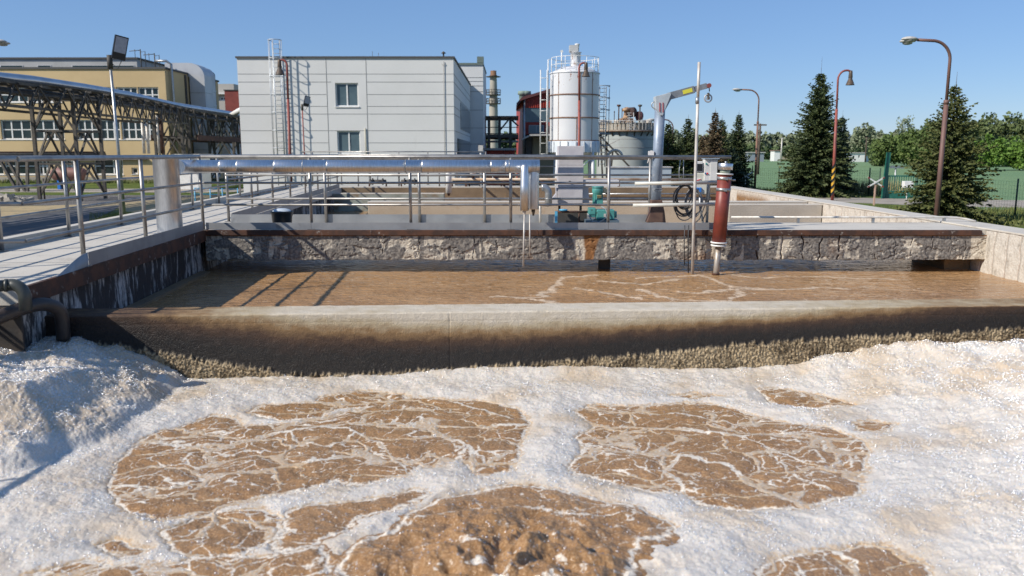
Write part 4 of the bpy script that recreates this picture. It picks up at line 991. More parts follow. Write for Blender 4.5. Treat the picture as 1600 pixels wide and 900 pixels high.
# valve on bent bracket
yv = YS0+.75; q = P(884,330,yv)
t = thing('pipe_valve', 'small bright blue valve and bracket on a low rusty pipe', 'valve', (q.x, yv, DECK))
MB().box(P(867,330,yv).x, P(871,330,yv).x, yv-.02, yv+.02, DECK+.01, P(0,330,yv).z).build('bracket', sky_blue, t)
MB().lathe((q.x-.04,yv,P(0,328,yv).z), [(0,-.012),(.065,-.012),(.072,0),(.065,.012),(0,.014)], 20).build('handwheel', sky_blue, t)
MB().path([(P(868,335,yv).x,yv,P(0,331,yv).z),(P(925,332,yv).x,yv,P(0,331,yv).z)], .02, 10).path([(P(905,335,yv).x,yv,P(0,331,yv).z),(P(905,335,yv).x,yv,DECK)], .016, 8).build('pipe', steel_rust, t)
MB().box(P(872,340,yv).x, P(918,340,yv).x, yv+.12, yv+.3, DECK+.0, P(0,333,yv).z).build('plinth', dark_steel, t)

# teal drive unit
yt = YS0+.62; q = P(934,300,yt); cx = q.x
t = thing('gear_motor', 'turquoise upright motor on a gearbox, standing on the bridge deck', 'motor', (cx, yt, DECK))
zs = lambda py: P(0,py,yt).z
MB().lathe((cx-.0,yt,0), [(.055,zs(322)),(.083,zs(320)),(.083,zs(318)),(.072,zs(317)),(.072,zs(304)),(.078,zs(303)),(.092,zs(301)),(.094,zs(295)),(.085,zs(293.5)),(.1,zs(293)),(.1,zs(291.5)),(.03,zs(291)),(0,zs(291))], 28).build('motor', teal_m, t)
f = MB()
for k in range(14):
    a = 2*PI*k/14; f.beam((cx+.078*math.cos(a),yt+.078*math.sin(a),zs(318)),(cx+.078*math.cos(a),yt+.078*math.sin(a),zs(304)),.005,.012)
f.build('cooling_fins', teal_m, t)
MB().box(cx-.02,cx+.05,yt-.105,yt-.085,zs(309),zs(304.5)).build('plate', M('brass_plate',(.55,.42,.16),rough=.4), t)
MB().box(cx-.02,cx+.075,yt-.12,yt-.06,zs(318.5),zs(310.5)).build('terminal_box', teal_m, t, bevel=.006)
x0 = P(919,330,yt).x; x1 = P(959,330,yt).x; xm = P(931,330,yt).x
MB().box(x0, xm-.01, yt-.11, yt+.12, zs(335), zs(324.5)).prism([(x0+.005,zs(335)),(xm-.01,zs(335)),(xm-.01,zs(339)),(x0+.04,zs(339))], yt-.1, yt+.1).build('bearing_block', teal_m, t, bevel=.01)
MB().box(xm, x1, yt-.13, yt+.14, zs(342.5), zs(327)).build('gearbox', teal_m, t, bevel=.014)
MB().box(P(942,335,yt).x, P(949,335,yt).x, yt-.137, yt-.131, zs(338), zs(333)).build('label_plate', pole_white, t)
MB().disc((x1+.02,yt,zs(335)), .055, (1,0,0), .05, 18).build('shaft_cap', teal_m, t)
MB().box(P(914,345,yt).x, P(965,345,yt).x, yt-.22, yt+.2, DECK+.001, zs(343)).build('base_plate', M('blue_grey_base',(.10,.14,.17),rough=.5), t)
MB().path([(cx+.05,yt-.12,zs(322)),(cx+.11,yt-.16,zs(325)),(cx+.14,yt-.17,zs(331)),(cx+.12,yt-.2,zs(339)),(cx-.0,yt-.24,zs(346)),(cx-.1,yt-.22,zs(344)),(cx-.17,yt-.12,zs(333))], .011, 8).build('cable', M('grey_cable',(.25,.27,.28),rough=.5), t)
MB().path([(cx+.09,yt+.05,zs(300)),(cx+.16,yt+.04,zs(303)),(cx+.2,yt,zs(312)),(cx+.18,yt,zs(326))], .012, 8).build('cable', black, t)
MB().box(cx+.1,cx+.19,yt+.0,yt+.03,zs(301),zs(294)).build('junction_box', M('cream_box',(.55,.5,.33),rough=.5), t)
yb_ = YS0+.45; q = P(966,345,yb_)
t = thing('floor_drain_cover', 'low dark blue cap lying beside the turquoise motor', 'cover', (q.x, yb_, DECK))
MB().lathe((q.x,yb_,DECK), [(.10,.001),(.095,.012),(.04,.022),(.03,.045),(0,.05)], 20).build('cap', M('navy_cap',(.03,.06,.10),rough=.45), t)

# ------------------------------------------------------------ davit hoist
yc = YS0+.72; zs = lambda py: P(0,py,yc).z; X_ = lambda px: P(px,250,yc).x
t = thing('davit_hoist', 'blue grey davit crane with sloping jib, yellow sticker and hanging pulley', 'crane', (X_(1024), yc, DECK))
pt_ = P(1032,172,yc); pb_ = P(1024,318,yc)
MB().path([P(1024.5,322,yc), P(1028,240,yc), P(1031.5,165,yc)], .083, 28).build('post', crane_m, t)
MB().prism([(P(x,y,yc).x,P(x,y,yc).z) for x,y in ((1009,347),(1039,347),(1037,330),(1033,312),(1017,312),(1015,330))], yc-.09, yc+.09).build('socket', M('brown_bracket',(.13,.075,.055),(.09,.05,.04),.7,.1,8), t, bevel=.01)
MB().prism([(P(x,y,yc).x,P(x,y,yc).z) for x,y in ((1022.5,151),(1046,145),(1047,148),(1034,181),(1030,181),(1023,170))], yc-.105, yc+.105).build('cheek_plate', M('pale_crane_plate',(.50,.55,.58),(.42,.47,.50),.45,.2,6), t, bevel=.006)
MB().beam(P(1031.5,176,yc), P(1046,150,yc), .09, .1, up=(0,1,0)).build('brace', crane_m, t)
j0, j1 = P(1043,151,yc), P(1100,135.5,yc); jm = j0.lerp(j1,.72)
jib_m = M('jib_grey_paint',(.20,.22,.24),(.27,.29,.31),.5,.3,7)
MB().beam(j0, jm, .11, .115).build('jib', jib_m, t, bevel=.005); MB().beam(jm-(jm-j0)*.02, P(1104,134,yc), .085, .088).build('jib_extension', jib_m, t, bevel=.004)
s0, s1 = j0.lerp(j1,.40), j0.lerp(j1,.66); dn = Vector((0,-.057,0))
MB().beam(s0+dn, s1+dn, .005, .062).build('sticker', M('yellow_sticker',(.66,.62,.06),(.60,.56,.08),.4,0,9), t)
MB().disc(P(1107,134,yc), .035, (0,1,0), .12, 18).build('jib_roller', M('red_roller',(.22,.06,.05),rough=.5), t)
MB().path([P(1108,136,yc),P(1108.5,143,yc)], .008, 6).build('cable', dark_steel, t)
pc = P(1106.5,153.5,yc); pw = M('pulley_grey',(.45,.46,.47),(.33,.34,.35),.45,.4,8)
pl = MB().path(arc(pc,.058,0,2*PI,(1,0,0),(0,0,1),24)[:-1], .012, 8, closed=True).disc(pc, .03, (0,1,0), .03, 16).build('pulley', pw, t)
MB().box(pc.x-.012,pc.x+.012,pc.y-.035,pc.y+.035,pc.z-.01,pc.z+.085).build('pulley_bracket', dark_steel, pl)
for z in (166,): MB().beam(P(1029,161,yc)+dn*1.9, P(1029,175,yc)+dn*1.9, .02, .012).beam(P(1034,161,yc)+dn*1.9, P(1034,176,yc)+dn*1.9, .014, .012).build('red_pins', M('red_paint',(.35,.03,.03),rough=.5), t)
MB().path(arc(P(1023,164,yc), .05, R(95), R(290), (1,0,0),(0,0,1),10), .009, 8).build('winch_hook', galv, t)
MB().disc(P(1017,239,yc)+Vector((0,-.05,0)), .038, (0,1,0), .05, 20).box(P(1018,0,yc).x,P(1027,0,yc).x,yc-.09,yc-.06,zs(244),zs(236)).path([P(1017,240,yc),P(1012,255,yc)], .011, 6).build('winch', M('white_winch',(.70,.68,.66),rough=.45), t)
MB().path(arc(P(1027,296,yc)+dn*1.6,.055,R(10),R(350),(1.3,0,0),(0,0,.4),14), .006, 6).build('ring', galv, t)

# tall slim pole standing in the water
ypo = YS0-.12
t = thing('sounding_pole', 'tall thin pale pole rising from the water past the hoist jib', 'pole', (P(1083,428,ypo).x, ypo, W2))
MB().path([P(1081.5,434,ypo),P(1085,320,ypo),P(1089,200,ypo),P(1090.5,152,ypo)], .024, 12).build('lower_tube', pole_white, t)
MB().path([P(1090.3,158,ypo),P(1092.5,97,ypo)], [.022,.024], 12).build('upper_tube', pole_white, t)
MB().path([P(1089.8,152,ypo),P(1089.2,162,ypo)], .0285, 12).build('joint_sleeve', galv, t)

# switch boxes
yx = YS0+.55; zs = lambda py: P(0,py,yx).z; X_ = lambda px: P(px,260,yx).x
t = thing('control_box', 'white control cabinet with small coloured buttons on the railing end', 'switch box', (X_(1110), yx, zs(282)))
cab = M('cabinet_white',(.66,.66,.64),(.60,.60,.58),.4,0,5)
MB().box(X_(1101), X_(1121), yx, yx+.16, zs(282.5), zs(249)).build('cabinet', cab, t, bevel=.006)
MB().box(X_(1110)-.002, X_(1120.6), yx-.012, yx-.002, zs(281.8), zs(250)).build('door', cab, t, bevel=.003)
MB().box(X_(1100), X_(1123), yx-.04, yx+.2, zs(248.5), zs(246.5)).build('rain_hood', M('blue_grey_hood',(.35,.45,.55),rough=.5), t)
for px_, py2, mm in ((1103.5,256,'teal_knob'),(1102.5,271,'blue_button'),(1105.5,271,'red_button')):
    MB().disc((X_(px_),yx-.008,zs(py2)), .013, (0,1,0), .016, 12).build('button', M(mm,{'teal_knob':(.02,.25,.2),'blue_button':(.03,.12,.3),'red_button':(.6,.03,.04)}[mm],rough=.4), t)
t = thing('socket_box', 'cream power socket box with blue sockets below the control cabinet', 'socket box', (X_(1098), yx, zs(305)))
cream = M('cream_plastic',(.60,.60,.52),(.55,.55,.48),.4,0,5)
MB().box(X_(1088.5), X_(1107), yx+.02, yx+.15, zs(304), zs(270)).build('housing', cream, t, bevel=.015)
MB().box(X_(1088.5), X_(1098.5), yx+.02, yx+.12, zs(269), zs(252)).build('meter_housing', cab, t, bevel=.01)
MB().box(X_(1089.5), X_(1098), yx+.008, yx+.019, zs(267), zs(256)).build('meter_window', black, t)
for k in (1089.2,1093.8): MB().box(X_(k)-.0, X_(k+3.6), yx-.012, yx+.019, zs(300.5), zs(293)).build('socket', blue_m, t, bevel=.005)
MB().box(X_(1088.5), X_(1096), yx+.012, yx+.019, zs(283.5), zs(279)).build('warning_sticker', white_paint, t)
MB().prism([(X_(1089),zs(283)),(X_(1095.5),zs(281)),(X_(1095.5),zs(279.8)),(X_(1089),zs(281.5))], yx+.006, yx+.011).build('red_arrow', M('sign_red',(.6,.04,.03),rough=.5), t)
MB().path([(X_(1097),yx+.08,zs(304)),(X_(1098),yx+.08,zs(325)),(X_(1105),yx+.08,DECK)], .02, 10).build('stand', galv, t)
MB().path([(X_(1105),yx+.05,zs(283)),(X_(1107),yx+.02,zs(300)),(X_(1104),yx,zs(320)),(X_(1096),yx,zs(342)),(X_(1090),yx-.02,zs(347))], .010, 7).build('cable', hosem, t)
MB().path([(X_(1111),yx+.05,zs(283)),(X_(1111),yx+.03,zs(305)),(X_(1107),yx,zs(330)),(X_(1100),yx-.02,zs(345))], .010, 7).build('cable', hosem, t)
# cable coil
yk = yn+.07; zs = lambda py: P(0,py,yk).z; q = P(1069,320,yk)
t = thing('cable_coil', 'thick coil of black cable hanging on the railing', 'cable', (q.x, yk, zs(349)))
rg_ = random.Random(3)
for k in range(9):
    a_, b_ = .175+rg_.uniform(-.022,.015)-.006*k, .275+rg_.uniform(-.02,.01)-.014*k
    o_ = Vector((rg_.uniform(-.012,.02), yk+.012*k-.03, zs(290)-b_+rg_.uniform(-.01,.01)))
    pts = [Vector((q.x+o_.x+a_*math.cos(u)*(1+.06*math.sin(3*u+k)), o_.y+.02*math.sin(2*u+k), o_.z+b_*math.sin(u))) for u in [2*PI*i/36 for i in range(36)]]
    MB().path(pts, .0095, 7, closed=True).build('cable_loop', hosem, t)
MB().path([P(1063,250,yk),P(1061,268,yk),P(1061.5,290,yk)], .007, 6).path([P(1068,250,yk),P(1068,272,yk),P(1067,292,yk)], .006, 6).build('tie_chain', galv, t)
t = thing('cable_coil', 'smaller grey loop of cable behind the thick black coil', 'cable', (q.x+.2, yk+.15, zs(349)))
for k in range(4):
    pts = [Vector((q.x+.17+.13*math.cos(u)+.01*k, yk+.14+.012*k, zs(318)+(.24-.02*k)*math.sin(u))) for u in [2*PI*i/28 for i in range(28)]]
    MB().path(pts, .009, 6, closed=True).build('cable_loop', M('mid_grey_cable',(.16,.16,.17),rough=.5) if k == 0 else bpy.data.materials['mid_grey_cable'], t)
# sleeves over the rail ends
for px0,px1,py2,lb in ((992,1121,286,'upper'),(989,1119,320,'lower')):
    ys_ = yn-.05; a_, b_ = P(px0,py2+1,ys_), P(px1,py2-1,ys_)
    t = thing('pipe_rail', '%s pale pipe clamped across the railing behind the red filter pipe'%lb, 'pipe', ((a_.x+b_.x)/2, ys_, a_.z))
    MB().path([a_, b_], .028, 14).build('tube', M('pale_tube_'+lb,(.55,.55,.50),(.47,.47,.43),.5,.1,5), t)
    for x in (a_.x+.9,): MB().path(arc((x,ys_,a_.z), .034,0,2*PI,(0,1,0),(0,0,1),14)[:-1], .006, 6, closed=True).build('clamp', galv, t)
# red filter pipe
yr = YS0-.22; A = P(1123,380,yr); B = P(1132.5,273,yr); ax = (B-A).normalized()
t = thing('filter_pipe', 'dark red standing filter pipe with silver cap and clamps reaching into the water', 'pipe', (A.x, yr, W2))
MB().path([A, B], .104, 32).build('body', pipe_red, t)
for off, rr2, hh, mt, nm in ((.01,.125,.022,white_paint,'flange'),(-.035,.118,.022,white_paint,'flange')):
    MB().path([A+ax*(off-hh/2), A+ax*(off+hh/2)], rr2, 32).build(nm, mt, t)
MB().path([B, B+ax*.02], .125, 32).build('flange', white_paint, t)
MB().path([B+ax*.02, B+ax*.075], .075, 24).build('neck', M('greenish_metal',(.30,.34,.27),rough=.5,metal=.3), t)
MB().path([B+ax*.075, B+ax*.078, B+ax*.165, B+ax*.17], [.10,.108,.108,.10], 32).build('cap', alu, t)
MB().path([B+ax*.17, B+ax*.20], .02, 12).build('cap_nut', galv, t)
for s_ in (.055,.225): c_ = B-ax*s_; MB().path([c_-ax*.024, c_+ax*.024], .110, 32).box(c_.x-.02,c_.x+.02,c_.y-.125,c_.y-.1,c_.z-.02,c_.z+.02).build('clamp', galv, t)
MB().path([B-ax*.08+Vector((.1,0,0)), B-ax*.08+Vector((.17,0,0))], .014, 8).build('side_bolt', galv, t)
q = P(1118,432,yr); MB().path([q+Vector((0,0,-.1)), A-ax*.04], .046, 20).build('suction_tube', M('dull_tube',(.40,.37,.33),(.3,.25,.2),.45,.4,9), t)
MB().path([q+Vector((0,0,.03)), q+Vector((0,0,.055))], .06, 20).build('collar', steel_rust, t)
MB().path([A+ax*.05+Vector((.1,.05,0)),(A.x+.16,yr+.2,DECK+.02)], .02, 8).build('bracket', dark_steel, t)
# thin hanging cables at the deck edge
for px_, b_ in ((1076,427),(1070,415)):
    y_ = YS0-.05; t = tag(MB().path([P(px_,352,y_), P(px_-1,380,y_), P(px_-.5,b_,y_)], .008, 6).build('cable', hosem), 'thin dark cable dropping over the deck edge, %s'%('longer and nearer the pole' if px_==1076 else 'shorter and farther from the pole'), 'cable')

# bucket
yk2 = YS0+.55; q = P(441,347,yk2)
t = thing('bucket', 'black plastic bucket with a pale lid standing on the bridge deck', 'bucket', (q.x, yk2, DECK))
h = P(0,330,yk2).z-DECK
MB().lathe((q.x,yk2,DECK), [(0,.002),(.145,.002),(.165,h-.03),(.182,h-.03),(.185,h),(.17,h),(.15,.03)], 32).build('pail', black, t)
MB().lathe((q.x-.0,yk2,DECK), [(.15,h+.003),(.12,h+.03),(.06,h+.045),(0,h+.048)], 28).build('lid', M('pale_blue_lid',(.48,.54,.60),rough=.35), t)
MB().path(arc((q.x,yk2,DECK+h),.18,PI,2*PI,(1,0,0),(0,-.6,.8),14), .004, 5).build('handle', galv, t)

# dark pipes in the near corner
q = P(20,460,7.25)
t = thing('sewage_pipe', 'fat dark rubber hose curving down beyond the divider wall end', 'pipe', (q.x, 7.4, 1.0))
pts = [P(-120,535,6.6),P(-40,512,6.9),P(10,491,7.1),P(52,477,7.3),P(78,477,7.45),P(95,490,7.55),P(99,530,7.6)]
sm = []
for i in range(len(pts)-1):
    for k in range(5):
        u_ = k/5; p0,p1,p2,p3 = pts[max(i-1,0)],pts[i],pts[i+1],pts[min(i+2,len(pts)-1)]
        sm.append(.5*((2*p1)+(p2-p0)*u_+(2*p0-5*p1+4*p2-p3)*u_*u_+(3*p1-p0-3*p2+p3)*u_**3))
hose_dk = M('dark_hose',(.030,.026,.026),(.05,.036,.03),.45,0,4,c3=(.20,.11,.05),s3=5,lo3=.62,hi3=.75,bump=.2,bs=30)
MB().path(sm+[pts[-1]], .062, 24).build('hose', hose_dk, t)
t = thing('pipe_elbow', 'greenish grey plastic elbow pipe at the walkway corner', 'pipe', (P(30,450,7.0).x, 7.0, 1.2))
pe = P(26,445,7.0); c_ = pe+Vector((-.04,0,-.10))
pvc = M('grey_green_plastic',(.055,.058,.05),(.04,.044,.04),.4,0,6)
MB().path([P(-80,452,6.8),P(10,446,6.98)], .050, 20).build('tube', pvc, t)
MB().path([P(8,446,6.98)]+arc(c_,.10,R(95),R(0),(1,0,0),(0,0,1),8)+[c_+Vector((.10,0,-.12))], .052, 22).build('elbow', pvc, t)
MB().path([P(7,446,6.975),P(12,446,6.985)], .057, 20).build('collar', pvc, t)
# ------------------------------------------------------------ buildings
def facade(name, label, x0, x1, z0, z1, Y, depth, wins, mat, parent, glass=None, frame=None, rec=.18, bars=(2,1), sill=True, fw=.07):
    """box building; front wall has real openings; windows are parts with frame and pane"""
    xs = sorted({x0,x1,*[w_[0] for w_ in wins],*[w_[1] for w_ in wins]}); zs = sorted({z0,z1,*[w_[2] for w_ in wins],*[w_[3] for w_ in wins]})
    m = MB()
    for a,b in zip(xs[:-1],xs[1:]):
        for c,d in zip(zs[:-1],zs[1:]):
            mx,mz = (a+b)/2,(c+d)/2
            if any(w_[0]<mx<w_[1] and w_[2]<mz<w_[3] for w_ in wins): continue
            m.add([(a,Y,c),(b,Y,c),(b,Y,d),(a,Y,d)],[(0,1,2,3)])
    for a,b,c,d in [w_[:4] for w_ in wins]:
        for q in ([(a,Y,c),(a,Y+rec,c),(a,Y+rec,d),(a,Y,d)],[(b,Y,c),(b,Y+rec,c),(b,Y+rec,d),(b,Y,d)],[(a,Y,c),(b,Y,c),(b,Y+rec,c),(a,Y+rec,c)],[(a,Y,d),(b,Y,d),(b,Y+rec,d),(a,Y+rec,d)]):
            m.add(q,[(0,1,2,3)])
    m.add([(x0,Y,z0),(x0,Y+depth,z0),(x0,Y+depth,z1),(x0,Y,z1)],[(0,1,2,3)]); m.add([(x1,Y,z0),(x1,Y+depth,z0),(x1,Y+depth,z1),(x1,Y,z1)],[(0,1,2,3)])
    m.add([(x0,Y+depth,z0),(x1,Y+depth,z0),(x1,Y+depth,z1),(x0,Y+depth,z1)],[(0,1,2,3)]); m.add([(x0,Y,z1),(x1,Y,z1),(x1,Y+depth,z1),(x0,Y+depth,z1)],[(0,1,2,3)])
    wall = m.build('wall', mat, parent)
    for w_ in wins:
        a,b,c,d = w_[:4]; nx,ny = w_[4] if len(w_) > 4 else bars
        f = MB(); y0,y1 = Y+rec-.07, Y+rec-.004
        f.box(a,a+fw,y0,y1,c,d).box(b-fw,b,y0,y1,c,d).box(a+fw,b-fw,y0,y1,c,c+fw).box(a+fw,b-fw,y0,y1,d-fw,d)
        for i in range(1,nx):
            x = a+(b-a)*i/nx; f.box(x-fw*.55,x+fw*.55,y0-.003,y1,c+fw,d-fw)
        for j in range(1,ny):
            z = c+(d-c)*j/ny; f.box(a+fw,b-fw,y0+.003,y1,z-fw*.4,z+fw*.4)
        if sill: f.box(a-.05,b+.05,Y-.06,Y+.02,c-.06,c-.001)
        wn = f.build('window', frame or white_paint, parent)
        MB().box(a+.01,b-.01,Y+rec-.03,Y+rec-.02,c+.01,d-.01).build('pane', glass or glass_m, wn)
    return wall
# grey panel building
YG = 56.0; q0 = P(373,150,YG); q1 = P(709,150,YG); zt = P(540,91,YG).z
t = thing('grey_building', 'pale grey concrete panel building with two front windows and a roof ladder', 'building', ((q0.x+q1.x)/2, 66, 0))
zz = lambda py: P(540,py,YG).z; XX = lambda px, py=150: P(px,py,YG).x
wins = [(XX(524,150),XX(560,150),zz(166.5),zz(129.5),(2,1)),(XX(527,220),XX(563,220),zz(240),zz(204.5),(2,1))]
facade('grey', '', q0.x, q1.x, 0, zt, YG, 22, wins, panel_conc, t, glass=teal_glass, fw=.085)
MB().box(q0.x-.08,q1.x+.08,YG-.08,YG+22.1,zt+.002,zt+.12).build('roof_edge', roof_dark, t)
j = MB()
for py2 in (115.5,128,147.5,166,178,204,223,243):
    z = zz(py2)
    for a,b in ((q0.x, XX(511)),(XX(511),XX(573)),(XX(573),q1.x)):
        if a > XX(500) and b < XX(600):
            if py2 in (147.5,166,223,243): continue
            if py2 == 128: b = a+.3; 
        j.box(a+.01,b-.01,YG-.012,YG+.01,z-.013,z+.013)
    if 110 < py2 < 240: j.box(q1.x-.01,q1.x+.012,YG+.1,YG+21.9,z-.02,z+.02)
for px2 in (511,573): j.box(XX(px2)-.016,XX(px2)+.016,YG-.013,YG+.01,0,zt)
j.build('panel_joint', joint_m, t)
sw = MB()
MB().box(q1.x+.0,q1.x+.03,YG+7,YG+21,zz(197)+.0,zz(150)).build('side_window', glass_m, t); MB().box(q1.x+.0,q1.x+.03,YG+3,YG+21,zz(260),zz(215)).build('side_window', glass_m, t)
x_ = XX(694); MB().path([(x_,YG-.05,0),(x_,YG-.05,zt-.2)], .02, 6).path([(x_-.15,YG-.03,zt-.35),(x_,YG-.05,zt-.5),(x_+.1,YG-.05,zt-.35)],.015,5).build('lightning_conductor', joint_m, t)
MB().path([(XX(569),YG-.06,zz(200)),(XX(570),YG-.06,zz(245))], .035, 8).build('drain_pipe', M('cream_pipe',(.5,.47,.36),rough=.6), t)
MB().lathe((XX(691),YG+1.5,zt), [(.05,.1),(.05,.45),(.18,.5),(.02,.62)], 10).build('roof_vent', dark_steel, t)
MB().path([(XX(572),YG+3,zt),(XX(572),YG+3,zt+.8)], .015, 5).path([(XX(582),YG+3,zt),(XX(582),YG+3,zt+.7)], .015, 5).build('roof_rod', dark_steel, t)
# higher rear wing, catches the block's shadow
YR = 78.2; r0 = P(715,150,YR).x; r1 = P(755,150,YR).x; rz = P(730,101.5,YR).z
t = thing('rear_wing', 'taller grey rear wing with a slanting shadow across its panels', 'building', ((r0+r1)/2, 83, 0))
facade('wing','',r0-6,r1,0,rz,YR,9,[],panel_conc,t)
j = MB()
for py2 in (121,127,134,143,172,200,225): z = P(730,py2,YR).z; j.box(r0,r1+.01,YR-.02,YR+.01,z-.02,z+.02)
j.build('panel_joint', joint_m, t)
MB().box(r0-6.1,r1+.05,YR-.1,YR+9,rz+.002,rz+.18).box(r1-.55,r1+.06,YR-.12,YR+.5,rz+.19,rz+.75).build('roof_edge', M('green_grey_edge',(.14,.18,.16),rough=.7), t)
# caged roof ladder
yl = YG-.75
def ladder(name, label, cx, y, z0, z1, w_, mat, cage=None, cage_n=5, rung=.3, r=.025, cdir=(0,-1), parts=None, cat='ladder'):
    t = thing(name, label, cat, (cx,y,z0))
    for s in (-1,1): MB().path([(cx+s*w_/2,y,z0),(cx+s*w_/2,y,z1)], r, 6).build('stile', mat, t)
    z = z0+.2
    while z < z1-.1: MB().path([(cx-w_/2,y,z),(cx+w_/2,y,z)], r*.6, 5).build('rung', mat, t); z += rung
    if cage:
        R1 = cage; m = MB(); c_ = Vector((cx,y,0))+Vector((cdir[0],cdir[1],0))*R1*.75
        a0 = math.atan2(cdir[1],cdir[0])
        zs_ = np.linspace(z0+1.6, z1+.0, cage_n)
        for z in zs_: MB().path([(c_.x+R1*math.cos(a0+a),c_.y+R1*math.sin(a0+a),z) for a in np.linspace(-2.3,2.3,14)], r*.8, 5).build('cage_hoop', mat, t)
        for a in (-1.9,-1.0,0,1.0,1.9): m.path([(c_.x+R1*math.cos(a0+a),c_.y+R1*math.sin(a0+a),zs_[0]),(c_.x+R1*math.cos(a0+a),c_.y+R1*math.sin(a0+a),zs_[-1])], r*.6, 5)
        m.build('cage_lattice', mat, t)
    return t
lad_m = M('ladder_galvanised',(.55,.58,.60),(.45,.48,.50),.45,.4,5)
xl_ = P(432,150,yl).x
ladder('roof_ladder', 'tall galvanised caged ladder rising past the roof of the grey building', xl_, yl+.45, .6, P(0,62,yl).z, .5, lad_m, cage=.42, cage_n=8, r=.035)

# ochre building
YY = 87.0; XX = lambda px: P(px,180,YY).x; zz = lambda py: P(130,py,YY).z
x0 = P(-420,180,YY).x; x1 = P(262,180,YY).x; zt = zz(108)
t = thing('ochre_building', 'long ochre yellow factory building with rows of white framed windows', 'building', ((x0+x1)/2, 95, 0))
wins = []
def row(pxs, ya, yb, nb): 
    for a,b in pxs: wins.append((XX(a),XX(b),zz(yb),zz(ya),nb))
row([(-395,-345),(-340,-290),(-270,-220),(-215,-165),(-145,-95),(-90,-50),(-48,-3),(-1,46.5),(48,98),(119,152),(154,186),(188,220),(222,250)], 187, 218, (3,2))
row([(-395,-345),(-340,-290),(-270,-220),(-215,-165),(-145,-95),(-90,-50),(-48,-3),(-1,46.5),(48,98),(119,152),(154,183),(184,217),(218,250)], 136, 160, (3,2))
row([(-340,-290),(-215,-165),(-145,-95),(-90,-50),(-48,-3),(-1,50),(52,71),(89,112),(140,186)], 246, 273, (3,2))
wins.append((XX(199),XX(209),zz(272),zz(262),(1,1)))
facade('ochre','',x0,x1,0,zt,YY,15.5,wins,yellow_m,t,fw=.13,rec=.25)
MB().box(x0-.1,x1+.1,YY-.12,YY+15.7,zt+.003,zt+.2).build('roof_edge', roof_dark, t)
MB().box(XX(2),XX(225),YY-.35,YY-.01,zz(249.5),zz(246.5)).build('canopy_strip', M('dark_strip',(.06,.055,.05),rough=.8), t)
MB().box(x0,x1,YY-.10,YY-.004,0,zz(276.5)).build('plinth', M('grey_plinth',(.36,.33,.27),(.30,.27,.22),.9,0,1), t)
MB().box(XX(71),XX(88),YY-.02,YY-.004,zz(281),zz(249.9)).build('painted_patch', M('paler_ochre',(.58,.44,.26),rough=.9), t)
MB().path([(x1+.3,YY+1.0,0),(x1+.3,YY+1.0,zt+.6),(x1-.1,YY+.8,zt+.9),(x1-1.2,YY+.8,zt+.9)], .14, 8).build('downpipe', galv, t)
for yy_ in (YY+5.2,YY+13.5): MB().box(x1+.0,x1+.12,yy_-.2,yy_+.2,0,zt-.1).build('pilaster', dark_steel, t)
yp = 99.0; pz = P(100,92,yp).z; p1 = P(214,100,yp).x
MB().box(P(-400,100,yp).x,p1,yp,yp+8,zt+.1,pz).build('penthouse', M('pale_render',(.42,.42,.41),(.36,.36,.35),.9,0,.5), t)
MB().box(P(-400,100,yp).x,p1+.2,yp-.2,yp+8,pz+.002,pz+.16).build('roof_edge', roof_dark, t)
for a,b in ((0,36),(58,80),(112,170),(172,210)): 
    wn = MB().box(P(a,100,yp).x,P(b,100,yp).x,yp-.05,yp+.0,P(0,106.5,yp).z,P(0,102,yp).z).build('window', M('strip_frame',(.5,.5,.5),rough=.5) if a==0 else bpy.data.materials['strip_frame'], t)
    MB().box(P(a,100,yp).x+.1,P(b,100,yp).x-.1,yp-.07,yp-.052,P(0,106.2,yp).z,P(0,102.6,yp).z).build('pane', glass_m, wn)
def antenna(label, px, top, Y, zb):
    q = P(px, top, Y); t = thing('roof_antenna', label, 'antenna', (q.x,Y,zb))
    MB().path([(q.x,Y,zb),(q.x,Y,q.z)], .06, 5).build('mast', dark_steel, t)
    MB().path([(q.x-1.2,Y,q.z-.2),(q.x,Y,q.z-.1)], .04, 5).path([(q.x-.6,Y,q.z-.9),(q.x-.6,Y,q.z)], .03, 5).path([(q.x+.5,Y,zb),(q.x+.5,Y,q.z-.2),(q.x,Y,q.z-.3)],.04,5).build('crossbars', dark_steel, t)
antenna('spindly roof antenna nearest the floodlight on the ochre building', 219, 77, 92, zt+.2); antenna('second spindly roof antenna, lower, towards the big ducts', 241, 83, 92, zt+.2)
# ducts on the side wall
for (ya_, yb_, px_, tp, rr_, lb) in ((YY+6.0, YY+8.4, 297, 100, 1.1, 'broadest square galvanised duct bending over the ochre roof'),(YY+9.1, YY+10.6, 313, 105, .8, 'middle galvanised duct bending over the ochre roof'),(YY+11.3, YY+12.2, 321, 110, .45, 'narrow dark duct at the rear of the ochre side wall')):
    xw = x1+.05; wd_ = rr_*1.5; zt2 = P(px_,tp,(ya_+yb_)/2).z
    t = thing('roof_duct', lb, 'duct', (xw+1, (ya_+yb_)/2, 0))
    prof = [(xw+.15,.3),(xw+.15+wd_,.3),(xw+.15+wd_,zt2-wd_*.9)]+[(xw+.15+wd_*math.cos(a), zt2-wd_*.9+wd_*.9*math.sin(a)) for a in np.linspace(.15,PI/2,6)]+[(xw-1.5*wd_,zt2),(xw-1.5*wd_,zt2-wd_*.8),(xw+.15,zt2-wd_*.9)]
    MB().prism(prof, ya_, yb_).build('casing', dark_steel if rr_ < .5 else M('duct_galv_%d'%px_,(.50,.51,.52),(.42,.43,.45),.5,.3,.6), t)
    for k in range(1,7): z = .3+(zt2-wd_-.3)*k/7; MB().box(xw+.14,xw+.17+wd_,ya_-.03,yb_+.03,z-.05,z+.05).build('seam', galv, t)
